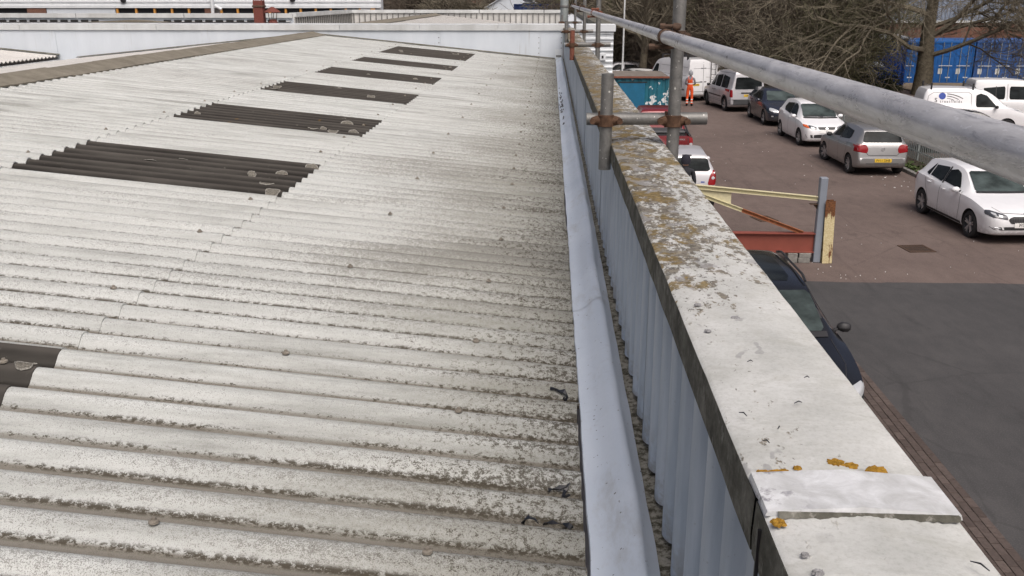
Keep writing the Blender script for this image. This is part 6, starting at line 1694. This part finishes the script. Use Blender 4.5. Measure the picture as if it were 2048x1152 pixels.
c2.patch('windscreen', 'F', [(-.70, 1.12), (.70, 1.12), (.60, 1.62), (-.60, 1.62)], M['screen'], off=0.013, r=0.05, nr=12, nc=18)
c2.sline('door_seam', [(3.09, .4), (3.09, 1.75)], M['gtrim'], w_=0.016, off=0.004); c2.sline('window_bar', [(3.55, 1.12), (3.55, 1.66)], M['trim'], w_=0.03, off=0.010)
sp = hatch_spec(4.09, 1.74, 1.46, FT, [(0, .70), (1.0, .885), (1.3, .90), (2.6, .945), (3.6, .985), (4.09, .99)], axles=(0.84, 3.36), cowl=1.15, rooff=1.95, wr=0.31)
def simple_hatch(name, label, paintm, loc, rz, group):
    c = Car(name, label, 'car', sp, paintm, loc, rz, group)
    c.patch('windscreen', 'F', [(-.60, .985), (.60, .985), (.53, 1.355), (-.53, 1.355)], M['screen'], off=0.013, r=0.05, nr=12, nc=18); c.patch('rear_window', 'B', [(-.58, 1.05), (.58, 1.05), (.50, 1.32), (-.50, 1.32)], M['glass'], off=0.013, r=0.05, nr=12, nc=18)
    side_glass(c, [[(1.55, .965), (2.38, .985), (2.38, 1.335), (2.10, 1.345), (1.92, 1.29)], [(2.46, .99), (3.14, 1.01), (3.36, 1.06), (3.2, 1.315), (2.46, 1.34)]])
    c.both('tail_lamp', 'B', [(.60, .80), (.82, .80), (.80, 1.0), (.62, .95)], M['lampred'], r=0.03); c.both('headlamp', 'F', [(.42, .60), (.70, .655), (.80, .70), (.79, .745), (.44, .665)], M['lampclear'], off=0.007, r=0.02)
    c.mirror(-1, 1.52, .93, paintm); c.mirror(1, 1.52, .93, paintm); return c
simple_hatch('dark_hatchback', 'dark car with red tail lamps beyond the fence, mostly hidden by the guardrail', M['p_dark'], (15.2, 34.2), -PI/2-0.15, 'vehicles beyond the fence')
simple_hatch('dark_hatchback', 'dark car parked behind the white pole, left of the bare tree', M['p_dark'], (4.5, 55.5), PI/2-0.1, 'vehicles at the far end of the yard')
simple_hatch('red_hatchback', 'dark red car behind the bare tree and the nose of the white van', M['p_red'], (6.6, 57.8), PI/2-0.35, 'vehicles at the far end of the yard')
simple_hatch('silver_hatchback', 'pale silver car glimpsed behind the white pole, farther back', M['p_silver2'], (4.2, 60.5), PI/2, 'vehicles at the far end of the yard')
# ================================================================== people
def person(name, label, loc, rz, J, mats, hat):
    t = thing(name, label, 'person', (loc[0], loc[1], 0), rz)
    names = list(J.keys()); V = [J[k][0] for k in names]; RA = [J[k][1] for k in names]
    E = [(names.index(J[k][2]), i) for i, k in enumerate(names) if J[k][2]]
    me = bpy.data.meshes.new('body'); me.from_pydata(V, E, []); ob = bpy.data.objects.new('body', me); COL.objects.link(ob)
    md = ob.modifiers.new('s', 'SKIN'); md.use_smooth_shade = True; md.branch_smoothing = 0.6
    for i, v in enumerate(me.skin_vertices[0].data):
        r = RA[i]; v.radius = r if isinstance(r, tuple) else (r, r); v.use_root = (i == 0)
    sb = ob.modifiers.new('u', 'SUBSURF'); sb.levels = 2; sb.render_levels = 2
    bpy.context.view_layer.update()
    nm = bpy.data.meshes.new_from_object(ob.evaluated_get(bpy.context.evaluated_depsgraph_get())); ob.modifiers.clear(); ob.data = nm; nm.name = 'body'
    nm.materials.clear()
    for m in mats: nm.materials.append(m)
    for p in nm.polygons:
        c = p.center; p.use_smooth = True
        hand = any((c-Vector(J[k][0])).length < 0.11 for k in ('hand_l', 'hand_r')) and abs(c.x) > 0.1 and c.z < J['wrist_l'][0][2]+0.0
        arm = abs(c.x) > 0.175 and 0.7 < c.z < 1.36
        p.material_index = 1 if c.z > 1.515 or hand else 2 if (arm or c.z > 1.34) else 0
    ob.parent = t
    mb = MB(); hc = Vector(J['head_mid'][0])
    mb.lathe([(0.106, -0.075), (0.113, -0.03), (0.114, 0.0), (0.110, 0.05), (0.092, 0.10), (0.055, 0.135), (0.0001, 0.145)], hc+Vector((0, -0.005, 0.0)), (0, 0, 1), 20)
    mb.build('beanie', hat, t, 60, world=False)
    # face: eyes, brows and mouth on the front of the head
    for sx_ in (-0.034, 0.034):
        mb = MB(); mb.lathe([(0.0001, 0.008), (0.008, 0.006), (0.011, 0.0)], hc+Vector((sx_, 0.098, -0.035)), (0, 1, 0), 8); mb.build('eye', M['ink'], t, 60, world=False)
    mb = MB(); mb.path([hc+Vector((-0.025, 0.092, -0.105)), hc+Vector((0, 0.10, -0.107)), hc+Vector((0.025, 0.092, -0.105))], 0.005, 5); mb.build('mouth', M['lampred'], t, world=False)
    return t
def joints(arm='down', stride=0.0):
    J = {}
    def a(k, p, r, par=None): J[k] = (Vector(p), r, par)
    a('pelvis', (0, 0, 0.93), (0.165, 0.125)); a('waist', (0, 0.005, 1.08), (0.155, 0.115), 'pelvis'); a('chest', (0, -0.01, 1.28), (0.17, 0.12), 'waist'); a('collar', (0, -0.02, 1.42), (0.10, 0.08), 'chest')
    a('neck', (0, -0.005, 1.49), 0.058, 'collar'); a('head_low', (0, 0.015, 1.555), (0.074, 0.085), 'neck'); a('head_mid', (0, 0.012, 1.635), (0.082, 0.098), 'head_low'); a('head_top', (0, 0.0, 1.715), (0.055, 0.065), 'head_mid')
    a('nose', (0, 0.125, 1.60), 0.014, 'head_mid'); a('ear_l', (-0.09, 0.005, 1.60), 0.014, 'head_mid'); a('ear_r', (0.09, 0.005, 1.60), 0.014, 'head_mid')
    for s, n in ((-1, 'l'), (1, 'r')):
        a('shoulder_'+n, (s*0.175, -0.015, 1.385), 0.068, 'collar')
        if arm == 'down': el, wr_, hd = (s*0.235, -0.03, 1.12), (s*0.225, 0.09, 0.90), (s*0.215, 0.12, 0.83)
        else: el, wr_, hd = (s*0.25, 0.02, 1.12), (s*0.14, 0.24, 1.06), (s*0.10, 0.30, 1.06)
        a('elbow_'+n, el, 0.050, 'shoulder_'+n); a('wrist_'+n, wr_, 0.034, 'elbow_'+n); a('hand_'+n, hd, (0.036, 0.022), 'wrist_'+n)
        d = (Vector(hd)-Vector(wr_)).normalized(); sd = Vector((0, 1, 0)) if arm == 'down' else Vector((0, 0, 1)); sd = (sd-d*sd.dot(d)).normalized(); cu = Vector((-s, 0, 0)) if arm == 'down' else Vector((-s*0.6, 0, 0))
        for k, (o, l) in enumerate(((0.026, 0.068), (0.009, 0.078), (-0.009, 0.072), (-0.025, 0.056))):
            b = Vector(hd)+sd*o+d*0.02; a('finger%d_%s' % (k, n), b+d*l*0.5+cu*0.006, 0.0088, 'hand_'+n); a('tip%d_%s' % (k, n), b+d*l*0.92+cu*0.026, 0.0075, 'finger%d_%s' % (k, n))
        b = Vector(wr_)+d*0.03; a('thumb_'+n, b+sd*0.045+d*0.02, 0.0105, 'wrist_'+n); a('thumbtip_'+n, b+sd*0.055+d*0.052+cu*0.012, 0.0085, 'thumb_'+n)
        q = s*stride
        a('hip_'+n, (s*0.095, 0, 0.86), (0.105, 0.105), 'pelvis'); a('knee_'+n, (s*0.115, 0.02+q*0.4, 0.49), 0.072, 'hip_'+n); a('ankle_'+n, (s*0.12, -0.02+q, 0.12), 0.058, 'knee_'+n)
        a('heel_'+n, (s*0.122, -0.03+q, 0.055), 0.052, 'ankle_'+n); a('toe_'+n, (s*0.14, 0.15+q, 0.045), (0.05, 0.042), 'heel_'+n)
    return J
def overall_mat():
    n = NT('orange_hi_vis_overalls', 0.8, spec=0.2); x, y, z = n.xyz(n.obj())
    f = n.noise(9, 4, 0.6, vec=n.obj()); c = n.ramp(f, [(0.3, (0.62, 0.075, 0.02)), (0.7, (0.80, 0.12, 0.035))])
    for lo, hi in ((0.17, 0.225), (0.31, 0.365), (1.10, 1.155)):
        b = n.math('MULTIPLY', n.math('GREATER_THAN', z, lo), n.math('LESS_THAN', z, hi)); c = n.mix(b, c, (0.68, 0.69, 0.66))
    c = n.mix(n.math('LESS_THAN', z, 0.125), c, (0.015, 0.014, 0.013)); n.col(c).bump(f, 0.4, 0.02); return n.m
M['overalls'] = overall_mat()
M['skin'] = plain('skin', (0.42, 0.25, 0.18), 0.6)
M['hoodie'] = plain('grey_hoodie', (0.19, 0.19, 0.21), 0.9, var=0.2, sc=12)
M['greyhat'] = plain('grey_knit', (0.26, 0.27, 0.29), 0.95, var=0.25, sc=40)
M['darkcloth'] = plain('dark_cloth', (0.016, 0.017, 0.022), 0.85, var=0.2)
M['navyhat'] = plain('navy_knit', (0.018, 0.018, 0.028), 0.95)
pw = person('person', 'person in orange hi-vis overalls and grey beanie standing behind the white van', (7.13, 48.5), -0.25, joints('front'), [M['overalls'], M['skin'], M['hoodie']], M['greyhat'])
mb = MB(); mb.lathe([(0.0001, 0.03), (0.02, 0.02), (0.028, 0), (0.02, -0.02), (0.0001, -0.028)], (0, 0.0, 1.80), (0, 0, 1), 10); mb.build('bobble', M['greyhat'], pw, 60, world=False)
for s in (-1, 1):
    mb = MB(); mb.path([(s*0.05, -0.125, 1.24), (s*0.075, -0.112, 1.36), (s*0.085, -0.02, 1.475), (s*0.085, 0.085, 1.38), (s*0.075, 0.125, 1.24)], 0.02, 6); mb.build('strap', M['overalls'], pw, 60, world=False)
person('person', 'person in dark jacket and navy beanie beside the small silver car', (3.20, 21.75), 0.3, joints('down', 0.08), [M['darkcloth'], M['skin'], M['darkcloth']], M['navyhat'])

# ================================================================== scraps of torn plastic on the roof and debris in the gutter
M['scrap'] = plain('torn_black_plastic', (0.014, 0.016, 0.022), 0.4)
def ribbon(label, pts, w_, seed):
    rg = random.Random(seed); mb = MB(); A, B = [], []
    n = len(pts)
    pts = [(x+0.065, y-0.03, u) for x, y, u in pts]
    for i, (x, y, up_) in enumerate(pts):
        d = Vector(pts[min(i+1, n-1)][:2])-Vector(pts[max(i-1, 0)][:2]); d.normalize(); q = w_*rg.uniform(0.4, 1.2)/2*(0.35 if i in (0, n-1) else 1)
        z = surf(x, y)+0.011+up_; tw = rg.uniform(-0.008, 0.012)
        A.append((x-d.y*q, y+d.x*q, z+max(0, tw))); B.append((x+d.y*q, y-d.x*q, z+max(0, -tw)))
    mb.grid([A, B]); mb.grid([[(x, y, z-0.0015) for x, y, z in A], [(x, y, z-0.0015) for x, y, z in B]], flip=True)
    return tag(mb.build('plastic_scrap', M['scrap']), label, 'scrap', 'torn plastic scraps near the eaves')
ribbon('curled black plastic scrap near the eaves, farthest of the four', [(-0.055, 2.655, 0), (-0.04, 2.656, 0.003), (-0.026, 2.652, 0.004), (-0.012, 2.647, 0.010), (-0.002, 2.637, 0.006), (-0.006, 2.630, 0.003), (-0.014, 2.634, 0.002)], 0.014, 1)
ribbon('Y-shaped black plastic scrap on a crest near the eaves', [(-0.058, 2.072, 0.0), (-0.045, 2.075, 0.003), (-0.03, 2.078, 0.006), (-0.012, 2.082, 0.010), (-0.006, 2.09, 0.006), (-0.016, 2.075, 0.004), (-0.022, 2.055, 0.003), (-0.014, 2.03, 0.0), (-0.006, 2.012, 0)], 0.009, 2)
ribbon('knotted black plastic scrap with trailing ends, nearest the gutter', [(-0.066, 1.93, 0.0), (-0.068, 1.915, 0.004), (-0.062, 1.90, 0.008), (-0.048, 1.893, 0.012), (-0.032, 1.897, 0.014), (-0.02, 1.91, 0.010), (-0.014, 1.93, 0.004), (-0.022, 1.905, 0.012), (-0.012, 1.892, 0.008), (-0.004, 1.89, 0.003), (-0.002, 1.878, 0.0)], 0.009, 3)
ribbon('small black plastic scrap with an upright tail, left of the knotted one', [(-0.115, 1.92, 0), (-0.117, 1.90, 0.002), (-0.114, 1.885, 0.004), (-0.108, 1.872, 0.010), (-0.098, 1.868, 0.012), (-0.088, 1.87, 0.010), (-0.08, 1.864, 0.0)], 0.012, 4)
random.seed(17)
mb = MB()
for k in range(46):
    x, y = 0.105+random.random()*0.035, 10.6+random.gauss(0, 0.75); r = random.uniform(0.003, 0.010)
    zz = 4.095+(x-0.105)*1.0
    mb.add([(x-r, y-2*r, zz), (x+r, y-r, zz+0.008), (x+r*0.8, y+2.4*r, zz+0.008), (x-r, y+r, zz), (x, y, zz+0.022)], [(0, 1, 4), (1, 2, 4), (2, 3, 4), (3, 0, 4)])
stuff(mb.build('gutter_debris', M['scrap']), 'dark crumbs of moss lying in the far part of the gutter', 'debris')

# slivers of twig blown onto the coping
random.seed(23); mb = MB()
for k, (x, y, l, a) in enumerate(((0.425, 0.80, 0.020, 2.2), (0.36, 0.752, 0.010, 0.1), (0.275, 1.06, 0.010, 2.4), (0.30, 1.10, 0.007, 1.0), (0.345, 1.18, 0.012, 0.3), (0.262, 1.14, 0.014, 2.2), (0.38, 1.27, 0.008, 0.1), (0.31, 1.33, 0.009, 0.2))):
    d = Vector((math.cos(a), math.sin(a), 0))*l; o = Vector((x, y, CZ+0.011))
    mb.path([o-d*0.5, o+Vector((0.001, 0.001, 0.002)), o+d*0.5], [0.0006, 0.0011, 0.0005], 5)
stuff(mb.build('twig_slivers', M['scrap']), 'tiny dark twig slivers lying on the near coping', 'debris')
